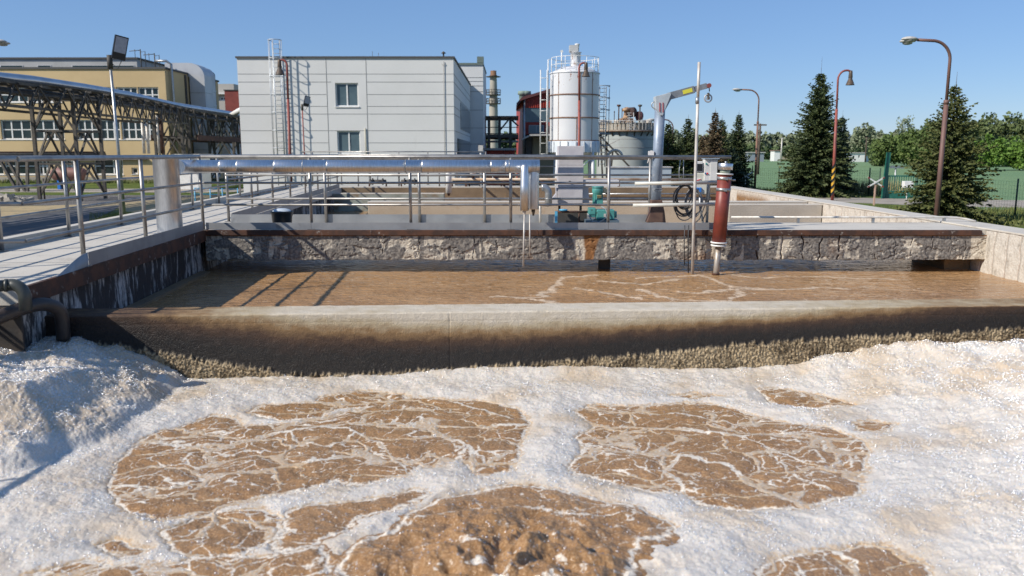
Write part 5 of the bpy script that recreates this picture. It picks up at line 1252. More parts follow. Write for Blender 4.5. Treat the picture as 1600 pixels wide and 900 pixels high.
t = thing('white_cabin', 'low pale flat roofed cabin behind the railing under the pipe bridge', 'cabin', (P(300,250,70).x, 71, 0))
a,b = P(274,250,70),P(308,250,70); MB().box(a.x,b.x,70,73,0,P(0,243,70).z).build('wall', white_paint, t); MB().box(a.x-.2,b.x+.3,69.7,73.2,P(0,243,70).z+.01,P(0,240.5,70).z).build('roof', lamp_grey, t)
# small far houses between the ochre and grey buildings
t = thing('office_block', 'grey flat roofed block far behind, half hidden by the red wall', 'building', (P(345,150,130).x, 134, 0))
a,b = P(330,150,130),P(366,150,130)
facade('of','',a.x,b.x,0,P(0,131,130).z,130,8,[(P(335,0,130).x,P(350,0,130).x,P(0,157,130).z,P(0,151,130).z,(3,1))],M('pale_block',(.42,.40,.36),rough=.9),t,sill=False,fw=.15)
MB().box(a.x-.5,P(352,0,130).x,129.4,130-.01,P(0,147.5,130).z,P(0,145,130).z).build('canopy', white_paint, t)
t = thing('red_annex', 'plain dull red block beside the grey building', 'building', (P(365,150,112).x, 114, 0))
a,b = P(351,150,112),P(392,150,112); MB().box(a.x,b.x,112,117,0,P(0,141.5,112).z).build('wall', brick_red, t); MB().box(a.x-.1,b.x,111.9,117.1,P(0,141.5,112).z+.01,P(0,140,112).z).build('roof_edge', roof_dark, t)
t = thing('white_shed', 'white walled shed under the far end of the pipe bridge', 'shed', (P(348,220,105).x, 107, 0))
a,b = P(337,220,105),P(359,220,105); MB().box(a.x,b.x,105,109,0,P(0,187,105).z).build('wall', white_paint, t); MB().box(a.x-.1,b.x+.2,104.8,109,P(0,187,105).z+.01,P(0,185,105).z).build('roof', roof_dark, t)

# ------------------------------------------------------------ pipe bridge
def brp(px, py): # distance along the bridge from the photo's pipe heights
    return 4.37/math.tan(math.radians(-(math.degrees(math.atan((py-450)/F))+9.32)))
K = [(0,121),(50,126),(130,137.5),(200,149),(270,164.5),(378,181)]
D = [brp(*k) for k in K]
path3 = [P(k[0],k[1],d) for k,d in zip(K,D)]
Z_ = 7.37; e0 = path3[0]; e1 = path3[-1]; dirv = (path3[1]-path3[0])
line = [Vector((e0.x+(e0.x-path3[4].x)*.9, e0.y-26, Z_))]+[Vector((p.x,p.y,Z_)) for p in path3]+[Vector((e1.x+.5, e1.y+12, Z_))]
def bx(y):
    for a,b in zip(line[:-1],line[1:]):
        if y <= b.y: return a.x+(b.x-a.x)*(y-a.y)/(b.y-a.y)
    return line[-1].x
t = thing('pipe_bridge', 'rusty lattice pipe bridge carrying a long silver pipe in front of the ochre building', 'pipe bridge', (bx(60), 60, 0))
big = MB().path([p+Vector((0,0,0)) for p in line], .31, 20).build('main_pipe', M('weathered_cladding',(.50,.53,.56),(.40,.42,.45),.35,.8,.8), t)
for dx,dz_,r_ in ((.9,-.25,.14),(1.4,-.3,.10),(-.7,-.3,.12),(.45,-.75,.18),(1.2,-.95,.13)): MB().path([p+Vector((dx,0,dz_)) for p in line], r_, 8).build('side_pipe', dark_steel, t)
y0_, y1_ = line[0].y, 74.5
def truss(ya, yb, zt1, zb1, step, w_=.12, wx=1.5):
    for s in (-1,1):
        m = MB()
        for z in (zt1, zb1): m.beam((bx(ya)+.3+s*wx,ya,z),(bx(yb)+.3+s*wx,yb,z), w_*1.3)
        y = ya; k = 0
        while y < yb-step*.5:
            yn2 = y+step; X0,X1 = bx(y)+.3+s*wx, bx(yn2)+.3+s*wx; xm_ = (X0+X1)/2
            m.beam((X0,y,zt1),(xm_,y+step/2,zb1), w_*.7).beam((xm_,y+step/2,zb1),(X1,yn2,zt1), w_*.7)
            if k%2 == 0: m.beam((X0,y,zt1),(X0,y,zb1), w_*.6)
            y = yn2; k += 1
        m.build('truss_lattice', dark_steel, t)
    y = ya
    while y < yb: MB().beam((bx(y)-1.5,y,zt1-.05),(bx(y)+2.1,y,zt1-.05), w_).build('cross_beam', dark_steel, t); y += step
truss(y0_, 74.5, Z_-.45, Z_-1.75, 2.2)
truss(75.5, e1.y+4, Z_-.5, Z_-2.9, 3.4, .15, 1.9)
MB().beam((bx(75.5)-1.8,75.5,Z_-2.95),(bx(e1.y+4)-1.8,e1.y+4,Z_-2.95),.1,.5).beam((bx(75.5)+2.4,75.5,Z_-2.95),(bx(e1.y+4)+2.4,e1.y+4,Z_-2.95),.1,.5).build('walkway_edge', steel_rust, t)
MB().path([P(362,180,90),P(372,174,88),P(384,168,86)], .28, 12).build('branch_pipe', white_paint, t)
def tower(y, wx=2.2, wy=1.8, zt1=Z_-.6, nm='support_tower'):
    x = bx(y)+.3
    tw = MB()
    cs = [(x+sx*wx/2*1.0, y+sy*wy/2) for sx in (-1,1) for sy in (-1,1)]
    for (cx_,cy_) in cs: tw.beam((cx_,cy_,0),(cx_,cy_,zt1),.19)
    n = 3; zs_ = np.linspace(0.3, zt1-.3, n+1)
    for (a,b) in ((0,1),(2,3),(0,2),(1,3)):
        for k in range(n):
            A_,B_ = cs[a],cs[b]; mid_ = ((A_[0]+B_[0])/2,(A_[1]+B_[1])/2)
            tw.beam((*A_,zs_[k+1]),(*B_,zs_[k+1]),.12); tw.beam((*A_,zs_[k]),(*mid_,zs_[k+1]),.11); tw.beam((*B_,zs_[k]),(*mid_,zs_[k+1]),.11)
    tw.build(nm, dark_steel, t)
tower(54.0, 2.6, 3.2); tower(30.0); tower(74.8, 2.4, 1.6); tower(90, 2.6, 1.6)
# riser pipes at the second tower
for px_,nm in ((222,'pale'),(229,'white'),(246,'slim white'),(251,'rusty')):
    q = P(px_,190,68); tag(MB().path([(q.x,68,P(0,240,68).z),(q.x,68,P(0,192 if px_<240 else 180,68).z)], .13, 8).build('riser_pipe', pole_white if px_!=251 else steel_rust), nm+' riser pipe beside the second bridge tower', 'pipe')
# low dark pipe rack in front of the ochre wall
t = thing('low_pipe_rack', 'low rack of dark pipes on leaning legs before the ochre wall', 'pipe rack', (P(20,250,66).x, 66, 0))
yr_ = 66; zz = lambda py: P(0,py,yr_).z; X_ = lambda px: P(px,250,yr_).x
for py2, r_ in ((238,.07),(242,.19),(245.5,.14)): MB().path([(X_(-400),yr_,zz(py2)),(X_(165),yr_,zz(py2))], r_, 8).build('pipe', dark_steel if py2 != 238 else steel_rust, t)
for a_,b_ in ((28,28),(43,43),(10,40),(-2,28)): MB().beam((X_(a_),yr_,zz(246)),(X_(b_),yr_-.4,0),.2).build('leg', dark_steel, t)
for a_ in (-150,-300): MB().beam((X_(a_),yr_,zz(246)),(X_(a_),yr_,0),.2).build('leg', dark_steel, t)
# pressure vessel
yv = 70; c_ = P(108,272,yv)
t = thing('pressure_vessel', 'rusty brown horizontal vessel on bright blue supports near the ochre wall', 'tank', (c_.x, yv, 0))
prof = [(0,-1.5),(.35,-1.45),(.5,-1.25),(.55,-1.1),(.55,1.1),(.5,1.25),(.35,1.45),(0,1.5)]
m = MB().lathe((0,0,0), prof, 20); m.v = [(c_.x+z_, yv+x_, c_.z+y_) for x_,y_,z_ in m.v]
m.build('shell', M('vessel_brown',(.24,.12,.10),(.18,.09,.07),.6,0,2), t)
for dx in (-.8,.8): MB().box(c_.x+dx-.12,c_.x+dx+.12,yv-.3,yv+.3,0,c_.z-.48).build('support', blue_m, t)
# rubble and small things on the ground
t = thing('debris_pile', 'heap of broken concrete at the edge of the gravel', 'rubble', (*G(8,318).to_2d(),0)); rg = random.Random(8); g0 = G(8,318)
m = MB()
for k in range(46):
    a = rg.uniform(0,6.3); r_ = rg.uniform(0,1.9); m.beam((g0.x+r_*math.cos(a),g0.y+r_*math.sin(a)*.6,.1+.3*max(0,1-r_/2)),(g0.x+r_*math.cos(a)+rg.uniform(-.6,.6),g0.y+r_*math.sin(a)*.6+rg.uniform(-.3,.3),.15+.4*max(0,1-r_/2)),rg.uniform(.12,.4),rg.uniform(.08,.25))
o_ = m.build('chunks', conc_old, t); tag(o_, kind='stuff')
tag(MB().path([G(70,312),G(70,312)+Vector((0,0,1.4))], .06, 6).build('marker_post', dark_steel), 'thin dark marker post in the gravel', 'post')
t = thing('handrail', 'light blue tubular barrier on the grass beyond the walkway', 'barrier', (*G(345,318).to_2d(),0))
yb2 = 44
for py2 in (294,303): MB().path([P(303,py2,yb2),P(372,py2+2,yb2+2)], .03, 6).build('rail', sky_blue, t)
for px_ in (304,328,347,371): q = P(px_,294,yb2); MB().path([(q.x,q.y,0),(q.x,q.y,q.z)], .03, 6).build('post', sky_blue, t)

# ------------------------------------------------------------ chimney, red building, silo, tanks
YC = 200; q = P(771,150,YC); t = thing('chimney', 'tall slim concrete chimney with two ring platforms and a rusty crown', 'chimney', (q.x, YC, 0))
zt = P(0,110.5,YC).z; z_ = lambda py: P(771,py,YC).z
MB().lathe((q.x,YC,0), [(1.25,0),(1.02,z_(170)),(.80,z_(120)),(.78,z_(119))], 20).build('shaft', M('chimney_concrete',(.36,.34,.29),(.28,.26,.22),.9,0,.2), t)
MB().lathe((q.x,YC,0), [(.80,z_(119)),(.95,z_(118.6)),(.95,z_(118)),(.72,z_(117)),(.70,zt),(.5,zt)], 20).build('crown', M('rusty_crown',(.20,.11,.06),(.13,.075,.05),.8,.1,.8), t)
for py2 in (120.5,149,162.5):
    p_ = MB().lathe((q.x,YC,0), [(.8,z_(py2)),(1.75,z_(py2)),(1.75,z_(py2)+.15),(.8,z_(py2)+.15)], 20)
    p_.build('ring_platform', dark_steel, t)
    if py2 > 121:
        m = MB()
        for k in range(14): a = 2*PI*k/14; m.path([(q.x+1.7*math.cos(a),YC+1.7*math.sin(a),z_(py2)),(q.x+1.7*math.cos(a),YC+1.7*math.sin(a),z_(py2)+1.3)], .05, 4)
        for h_ in (.7,1.3): m.path([(q.x+1.7*math.cos(a),YC+1.7*math.sin(a),z_(py2)+h_) for a in np.linspace(0,2*PI,20,endpoint=False)], .05, 4, closed=True)
        m.build('platform_rail', dark_steel, t)
# second pipe bridge
YB = 84; zz = lambda py: P(0,py,YB).z; X_ = lambda px: P(px,200,YB).x
t = thing('pipe_gantry', 'open steel gantry linking the grey wing to the red building', 'gantry', ((X_(755)+X_(808))/2, YB, 0))
MB().box(X_(754),X_(810),YB-.6,YB+2.2,zz(183.5),zz(181.5)).build('roof', roof_dark, t)
for py2, w_ in ((186.5,.22),(199,.08),(209,.1),(212.5,.3)): MB().beam((X_(754),YB,zz(py2)),(X_(810),YB,zz(py2)),w_).build('beam', dark_steel, t)
for px_ in (764,780.5,797.5): MB().beam((X_(px_),YB,zz(183)),(X_(px_),YB,0),.28).build('column', dark_steel, t)
for a_,b_ in ((780,794),(810,800)): MB().beam((X_(a_),YB,zz(205 if a_==780 else 197)),(X_(b_),YB,zz(188)),.16).build('brace', dark_steel, t)
for py2 in (216,221): MB().path([(X_(754),YB+1,zz(py2)),(X_(810),YB+1,zz(py2))], .12, 6).build('pipe', steel_rust if py2==216 else pole_white, t)
t = thing('red_shed', 'low bright red corrugated shed with a flat grey roof', 'shed', ((X_(757)+X_(805))/2, 75, 0))
YS_ = 72; xa, xb = P(757,240,YS_).x, P(804.5,240,YS_).x; zr = P(0,235,YS_).z
def corrug(x0, x1, z0, z1, y, n, amp=.06):
    m = MB(); k = n*4; vs = []
    for i in range(k+1):
        ph = i%4; x = x0+(x1-x0)*i/k; yy_ = y-(amp if ph in (1,2) else 0); vs += [(x,yy_,z0),(x,yy_,z1)]
    return m.add(vs, [(2*i,2*i+2,2*i+3,2*i+1) for i in range(k)])
corrug(xa, xb, 0, zr, YS_, 16).build('front_cladding', red_metal, t); MB().box(xa+.02,xb-.02,YS_+.05,YS_+4,0,zr-.02).build('body', red_metal, t)
MB().box(xa-.15,xb+.15,YS_-.35,YS_+4.2,zr+.01,zr+.20).build('roof', M('shed_roof',(.33,.34,.34),(.25,.26,.26),.7,0,1), t)
# red building
YD = 86; zz = lambda py: P(0,py,YD).z; X_ = lambda px: P(px,200,YD).x
t = thing('red_building', 'red metal clad process building with reeded glass bands and sloping roof', 'building', ((X_(822)+X_(862))/2, 90, 0))
zl, zr2 = zz(157), zz(143)
xa, xb = X_(817), X_(885)
sl = lambda x: zl+(zr2-zl)*(x-xa)/(X_(860)-xa)
m = corrug(xa, xb, zz(168.5), zz(157), YD, 22, .10); m.v = [(x,y,(z if abs(z-zz(168.5))<1e-6 else sl(x))) for x,y,z in m.v]; m.build('upper_cladding', red_metal, t)
corrug(xa, xb, zz(210), zz(191), YD, 22, .08).build('middle_cladding', red_metal, t)
MB().box(xa,xb,YD+.1,YD+8,0,zz(170)).build('core', M('dark_interior',(.05,.05,.05),rough=.8), t)
MB().prism([(xa,zz(170)),(xb,zz(170)),(xb,sl(xb)-.05),(xa,sl(xa)-.05)], YD+.12, YD+8).build('upper_core', red_metal, t)
MB().box(xa+.05,xb,YD+.0,YD+.08,zz(190.8),zz(168.8)).build('glass_band', teal_glass, t)
wn = MB().box(X_(826),X_(850),YD-.14,YD-.10,zz(209),zz(195.5)).build('window', M('window_grey',(.3,.32,.33),rough=.5), t); MB().box(X_(827),X_(837.5),YD-.17,YD-.142,zz(208.3),zz(196.3)).box(X_(838.5),X_(849),YD-.17,YD-.142,zz(208.3),zz(196.3)).build('pane', teal_glass, wn)
# shaded side going back to the left
x8 = P(808,200,80).x
MB().add([(xa-.02,YD-.02,0),(X_(807.5),YD+9,0),(X_(807.5),YD+9,zl-.5),(xa-.02,YD-.02,zl)],[(0,1,2,3)]).add([(xa+.02,YD,0),(X_(807.5)+.05,YD+9,0),(X_(807.5)+.05,YD+9,zl-.5),(xa+.02,YD,zl)],[(0,1,2,3)]).build('side_cladding', red_metal, t)
MB().prism([(X_(807),zl-.3),(X_(815),zl+.3),(xb,sl(xb)+.25),(xb,sl(xb)+.0),(X_(815),zl+.0),(X_(807),zl-.6)], YD-.5, YD+9).build('roof', M('dark_red_roof',(.10,.03,.03),rough=.7), t)
MB().path([(xa+.15,YD-.25,zl+.1),(xa+.15,YD-.25,0)], .10, 8).build('downpipe', galv, t)
for px_,tp in ((822,146),(817,151)): q = P(px_,150,YD+2); MB().lathe((q.x,YD+2,P(0,157,YD+2).z), [(.4,0),(.4,.55),(.55,.6),(.5,.95),(0,1.0)], 12).build('roof_vent', M('green_grey_vent',(.20,.27,.23),rough=.7), t)
# lean-to in ochre shade
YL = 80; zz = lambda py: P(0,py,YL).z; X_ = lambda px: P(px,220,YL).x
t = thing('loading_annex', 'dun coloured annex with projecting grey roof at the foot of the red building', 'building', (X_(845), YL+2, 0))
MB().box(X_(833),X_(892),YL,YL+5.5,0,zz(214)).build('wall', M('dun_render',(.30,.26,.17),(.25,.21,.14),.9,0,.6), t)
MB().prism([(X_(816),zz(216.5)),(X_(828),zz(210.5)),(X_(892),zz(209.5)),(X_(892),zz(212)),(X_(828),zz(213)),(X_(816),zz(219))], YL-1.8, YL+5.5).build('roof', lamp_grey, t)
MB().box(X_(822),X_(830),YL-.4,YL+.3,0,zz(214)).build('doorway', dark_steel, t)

# silo
YI = 60; c_ = P(897,200,YI); rI = 37.3/F*YI; zz = lambda py: P(897,py,YI).z
t = thing('silo', 'white riveted steel silo with rust bands, roof rail and filter tower', 'silo', (c_.x, YI, 0))
def silo_mat():
    m, nt, b, pos = newmat('silo_white')
    n = _noise(nt, pos, 2.6, 8, (1.3,1.3,.8), .7); hi = _noise(nt, pos, .35, 2)
    sep = nt.nodes.new('ShaderNodeSeparateXYZ'); nt.links.new(pos, sep.inputs[0]); zf = _ramp(nt, sep.outputs[2], zz(150), zz(120))
    f = _ramp(nt, _math(nt,'ADD', n, _math(nt,'MULTIPLY', zf, .12)), .70, .74)
    c = _mix(nt, _ramp(nt, hi, .4, .6), (.66,.67,.68), (.60,.61,.63)); c = _mix(nt, f, c, (.26,.11,.05))
    nt.links.new(c, b.inputs['Base Color']); b.inputs['Roughness'].default_value = .38; return m
siw = silo_mat(); rustband = M('rust_band',(.20,.10,.06),(.30,.20,.14),.8,0,4)
bands = [114,149.5,185,220]
for i,(a_,b_) in enumerate(zip(bands[:-1],bands[1:])): MB().lathe((c_.x,YI,0), [(rI,zz(b_-1)),(rI,zz(a_+1))], 56).build('shell_ring', siw, t)
for py2 in bands[1:]: MB().lathe((c_.x,YI,0), [(rI,zz(py2+.9)),(rI+.06,zz(py2+.6)),(rI+.06,zz(py2-.6)),(rI,zz(py2-.9))], 56, smooth=False).build('band', rustband, t)
MB().lathe((c_.x,YI,0), [(rI+.05,zz(116)),(rI+.05,zz(114.5)),(rI*.5,zz(113)+.35),(0,zz(112)+.4)], 48).build('roof', siw, t)
MB().lathe((c_.x,YI,0), [(rI+.09,zz(238)),(rI+.09,zz(221)),(rI,zz(220))], 48).build('skirt', M('silo_skirt_blue_white',(.55,.60,.64),(.47,.52,.57),.45,0,2), t)
for k in range(20): a = 2*PI*k/20; MB().beam((c_.x+(rI+.11)*math.cos(a),YI+(rI+.11)*math.sin(a),zz(238)),(c_.x+(rI+.11)*math.cos(a),YI+(rI+.11)*math.sin(a),zz(221.5)),.07).build('rib', siw, t)
for px_,h0 in ((873,114),(906,114),(926,114),(901,184)):
    q = P(px_,180,YI-rI); dx = q.x-c_.x; dx = max(-rI*.98,min(rI*.98,dx)); y_ = YI-math.sqrt(max(0,rI*rI-dx*dx))-.01
    MB().box(c_.x+dx-.02,c_.x+dx+.02,y_-.015,y_+.02,zz(220),zz(h0)).build('plate_seam', rustband, t)
MB().lathe((c_.x,YI,0), [(rI,zz(238.5)),(.35,zz(256)),(.3,zz(262))], 40).build('hopper', siw, t)
for k in range(4):
    a = PI/4+PI/2*k; MB().path([(c_.x+rI*math.cos(a),YI+rI*math.sin(a),zz(238)),(c_.x+(rI+.15)*math.cos(a),YI+(rI+.15)*math.sin(a),0)], .12, 8).build('leg', siw, t)
m = MB()
for a,b in ((0,1),(1,2),(2,3),(3,0)):
    A_,B_ = [(c_.x+(rI+.08)*math.cos(PI/4+PI/2*k),YI+(rI+.08)*math.sin(PI/4+PI/2*k)) for k in (a,b)]
    m.path([(*A_,zz(245)),(*B_,.6)], .05, 6).path([(*B_,zz(245)),(*A_,.6)], .05, 6)
m.build('leg_bracing', siw, t)
m = MB(); rc = rI-.05
for h_ in (.55,1.05): m.path([(c_.x+rc*math.cos(a),YI+rc*math.sin(a),zz(115)+h_) for a in np.linspace(0,2*PI,32,endpoint=False)], .022, 5, closed=True)
for k in range(14): a = 2*PI*k/14+.2; m.path([(c_.x+rc*math.cos(a),YI+rc*math.sin(a),zz(115)),(c_.x+rc*math.cos(a),YI+rc*math.sin(a),zz(115)+1.05)], .022, 5)
m.build('roof_rail', white_paint, t)
ft = MB().lathe((c_.x+.02,YI-.3,0), [(.42,zz(112)),(.36,zz(95)),(.36,zz(84)),(.42,zz(83.6)),(.42,zz(82.6)),(.2,zz(82))], 20).build('filter_tower', siw, t)
q = P(895,76,YI-.3); MB().box(q.x-.25,q.x+.35,YI-.6,YI-.0,zz(82),zz(72)).build('filter_head', M('filter_grey',(.5,.5,.49),rough=.5), ft)
q = P(902,70,YI-.3); MB().lathe((q.x,YI-.3,0), [(.13,zz(81)),(.13,zz(71.5)),(.18,zz(71.4)),(.18,zz(69.5)),(0,zz(68.8))], 14).build('filter_cap', white_paint, ft)
q = P(877.5,100,YI-.8); MB().path([(q.x,YI-.8,zz(113)),(q.x,YI-.8,zz(84))], .045, 6).disc((q.x,YI-.8,zz(82.5)), .10, (0,1,0), .04, 12).build('vent_pipe', white_paint, t)
# silo ladder
ladder('silo_ladder', 'white double caged ladder beside the white silo', P(849.5,180,YI-1).x, YI-1.0, P(0,245,YI-1).z, P(0,109,YI-1).z, .46, white_paint, cage=None, r=.04, rung=.75)
t = bpy.data.objects['silo_ladder']; xq_ = P(856,180,YI-1).x
MB().path([(xq_,YI-.9,P(0,245,YI-1).z),(xq_,YI-.9,P(0,93,YI-1).z),(P(860,0,YI-1).x,YI-.8,P(0,92,YI-1).z)], .04, 6).build('stile', white_paint, t)
ladder('steel_ladder', 'tall dark grey caged ladder between the silo and the big round tank', P(941,200,64).x, 64, 2, P(0,135,64).z, .5, M('blue_grey_steel',(.25,.30,.35),rough=.5,metal=.3), cage=.5, cage_n=6, r=.045)
# big round tank
YT = 72; c_ = P(979,200,YT); rT = 45/F*YT; zz = lambda py: P(979,py,YT).z
t = thing('round_tank', 'wide pale round tank with rusty rimmed gallery and clutter on top', 'tank', (c_.x, YT, 0))
tk = M('tank_pale_green_grey',(.40,.43,.42),(.34,.37,.36),.5,0,.9,c3=(.30,.24,.16),s3=1.5,lo3=.62,hi3=.8,st3=(2,2,.4))
MB().lathe((c_.x,YT,0), [(rT,0),(rT,zz(206))], 64).build('shell', tk, t)
MB().lathe((c_.x,YT,0), [(rT+.0,zz(206)),(rT+.28,zz(205.8)),(rT+.3,zz(204)),(rT+.05,zz(203.8)),(rT+.05,zz(194)),(rT+.12,zz(193.8)),(rT+.10,zz(193)),(0,zz(192))], 64, smooth=False).build('gallery', M('gallery_concrete',(.42,.39,.33),(.30,.25,.19),.8,0,2,c3=(.28,.12,.04),s3=4,lo3=.6,hi3=.7), t)
MB().lathe((c_.x,YT,0), [(rT+.0,zz(206.8)),(rT+.34,zz(206.4)),(rT+.34,zz(205.7)),(rT,zz(205.7))], 64).build('rim_beam', rustband, t)
for py2 in (218,231): MB().lathe((c_.x,YT,0), [(rT+.0,zz(py2)-.03),(rT+.02,zz(py2)),(rT,zz(py2)+.03)], 64).build('weld_seam', joint_m, t)
m = MB()
for k in range(26): a = 2*PI*k/26; m.beam((c_.x+(rT+.3)*math.cos(a),YT+(rT+.3)*math.sin(a),zz(206)),(c_.x+(rT)*math.cos(a),YT+(rT)*math.sin(a),zz(213)),.08)
m.build('gallery_bracket', dark_steel, t)
for k,px_ in enumerate((942,950,965,1003,1013)):
    q = P(px_,190,YT-1.0); MB().lathe((q.x,YT-1.0+.2*(k%2),0), [(.33,zz(193)),(.33,zz(188.5)),(.27,zz(188)),(0,zz(187.6))], 14).build('roof_drum', tk if k%2 else M('drum_cream_%d'%k,(.5,.45,.38),rough=.7), t)
q = P(979,180,YT-.6); 
MB().lathe((q.x,YT-.6,0), [(.7,zz(193)),(.62,zz(186)),(.3,zz(184)),(.22,zz(175)),(.42,zz(174)),(.42,zz(171)),(.1,zz(168))], 16).build('agitator_drive', M('rusty_drive',(.42,.27,.15),(.10,.06,.05),.8,0,5), t)
MB().disc((P(985,180,YT).x,YT-.7,zz(176)), .42, (1,.6,.1), .5, 14).build('agitator_motor', M('dark_motor',(.06,.035,.03),rough=.7), t)
MB().disc((P(997,180,YT).x,YT-.7,zz(182)), .40, (1,.5,.0), .3, 14).build('hatch', M('maroon_hatch',(.12,.045,.05),rough=.7), t)
for px_,tp,r_ in ((967,166,.05),(1000,166,.06),(960,176,.03),(972,172,.03),(990,170,.03)):
    q = P(px_,tp,YT-1.4); MB().path([(q.x,YT-1.4,zz(193)),(q.x,YT-1.4,q.z)], r_, 6).lathe((q.x,YT-1.4,q.z), [(r_,-.05),(.17 if r_>.04 else .04,0),(.17 if r_>.04 else .04,.12),(0,.15)], 10).build('vent_mast', steel_rust if px_!=1000 else dark_steel, t)
m = MB(); ra = rT+.2
for k in range(26): a = PI+PI*k/26; m.beam((c_.x+ra*math.cos(a),YT+ra*math.sin(a),zz(205)),(c_.x+ra*math.cos(a),YT+ra*math.sin(a),zz(190.5)),.05)
for h_ in (190.5,): m.path([(c_.x+ra*math.cos(a),YT+ra*math.sin(a),zz(h_)) for a in np.linspace(PI,2*PI,30)], .03, 5)
m.build('gallery_rail', pole_white, t)
m = MB()
for px_ in (984,991): q = P(px_,190,YT-rT-.3); m.beam((q.x,YT-rT-.3,zz(205)),(q.x,YT-rT+.3,zz(178)),.06)
for k in range(7): m.beam((P(984,0,YT-rT).x,YT-rT-.3+.08*k,zz(203)+k*.22),(P(991,0,YT-rT).x,YT-rT-.3+.08*k,zz(203)+k*.22),.05)
m.build('access_ladder', pole_white, t)
# sloping stair by the tank
t = thing('steel_stair', 'dark steel stair frame slanting beside the round tank', 'stair', (P(950,230,66).x, 66, 0))
for a_,b_ in (((936,210),(985,262)),((940,232),(972,216)),((936,222),(955,240)),((948,222),(948,290)),((958,232),(952,290)),((938,205),(942,290))):
    MB().beam(P(*a_,66),P(*b_,66),.13 if a_[0]!=940 else .07).build('brace', dark_steel if a_!=(940,232) else pole_white, t)
MB().path(arc(P(961,246,63),.55,R(-20),R(200),(1,0,0),(0,0,1),12), .10, 8).build('pipe_bend', pole_white, t)
# low pale-blue machine box in front of the tank
t = thing('steel_basin', 'pale blue grey steel channel casing at the far end of the basins', 'channel', (P(1000,270,30.5).x, 30.5, DECK))
a,b = P(953,270,30.3),P(1049,270,30.3); MB().box(a.x,b.x,30.3,31.0,DECK-.02,P(0,262,30.3).z).build('casing', M('pale_blue_steel',(.36,.42,.46),(.30,.35,.38),.6,.1,2,c3=(.25,.17,.10),s3=3,lo3=.63,hi3=.75), t, bevel=.01)
MB().box(a.x-.05,b.x+.05,30.25,31.05,P(0,262,30.3).z+.003,P(0,260.5,30.3).z).build('cover', pole_white, t)
# pipes and valve bits at the far end
t = thing('far_pipe', 'cream pipe crossing the far basin wall on small supports', 'pipe', (3, 29.2, DECK))
a,b = P(905,278,29.2),P(1100,278,29.2)
MB().path([(a.x-4.5,29.2,DECK+.28),(b.x,29.2,DECK+.28)], .05, 10).build('tube', M('cream_rusty_pipe',(.50,.42,.33),(.36,.24,.15),.6,.1,3), t)
for k in range(7): x = a.x-4+k*1.35; MB().box(x-.04,x+.04,29.15,29.25,DECK+.03,DECK+.24).build('support', steel_rust, t)
MB().path([(a.x,28.9,DECK-.22),(XR-.2,28.9,DECK-.22)], .035, 8).build('lower_tube', galv, t)
for px_,a_,b_,lb in ((701,262,302,'longer white plastic downpipe under the shiny pipe at the far basin'),(739,262,275,'short white plastic pipe stub near the longer downpipe')):
    q = P(px_,a_,27.5); t = thing('downpipe', lb, 'pipe', (q.x,27.5,P(px_,b_,27.5).z))
    MB().path([P(px_,250,27.5), P(px_,b_,27.5)], .10, 16).build('tube', white_paint, t); MB().path([P(px_,b_,27.5), P(px_,b_+4,27.5)], [.06,.03], 10).build('nozzle', steel_rust, t)
    MB().beam(P(px_,251,27.5), (q.x,29.1,P(px_,251,27.5).z), .06).build('arm', galv, t)
rg = random.Random(11)
for i,(px_,lb) in enumerate(((590,'dark valve cluster low at the far wall, nearest the grey wall end'),(640,'small red handled valve at the far basin edge'),(720,'pair of pipe stubs under the short plastic pipe'),(770,'dark flanged valve beside the pale tray'))):
    q = P(px_,275,29.3); t = thing('valve', lb, 'valve', (q.x,29.3,DECK+.03))
    MB().path([(q.x-.3,29.3,DECK+.2),(q.x+.3,29.3,DECK+.2)], .07, 10).disc((q.x-.18,29.3,DECK+.2), .12, (1,0,0), .04, 14).disc((q.x+.18,29.3,DECK+.2), .12, (1,0,0), .04, 14).build('body', dark_steel, t)
    MB().path([(q.x,29.3,DECK+.2),(q.x,29.3,DECK+.45)], .02, 6).path([(q.x+.1*math.cos(u),29.3+.1*math.sin(u),DECK+.45) for u in np.linspace(0,2*PI,12,endpoint=False)], .014, 5, closed=True).build('handwheel', M('valve_red',(.4,.04,.03),rough=.5) if i==1 else galv, t)
    MB().beam((q.x-.3,29.3,DECK+.005),(q.x-.3,29.3,DECK+.2),.05).beam((q.x+.3,29.3,DECK+.005),(q.x+.3,29.3,DECK+.2),.05).build('stand', steel_rust, t)
q = P(751,232,45); t = thing('small_sensor_box', 'little cream box on a white post in front of the red shed', 'box', (q.x,45,DECK)); MB().box(q.x-.13,q.x+.13,44.9,45.1,P(0,237,45).z,P(0,227,45).z).build('housing', pole_white, t); MB().path([(q.x,45,0),(q.x,45,P(0,237,45).z)], .05, 6).build('post', white_paint, t)

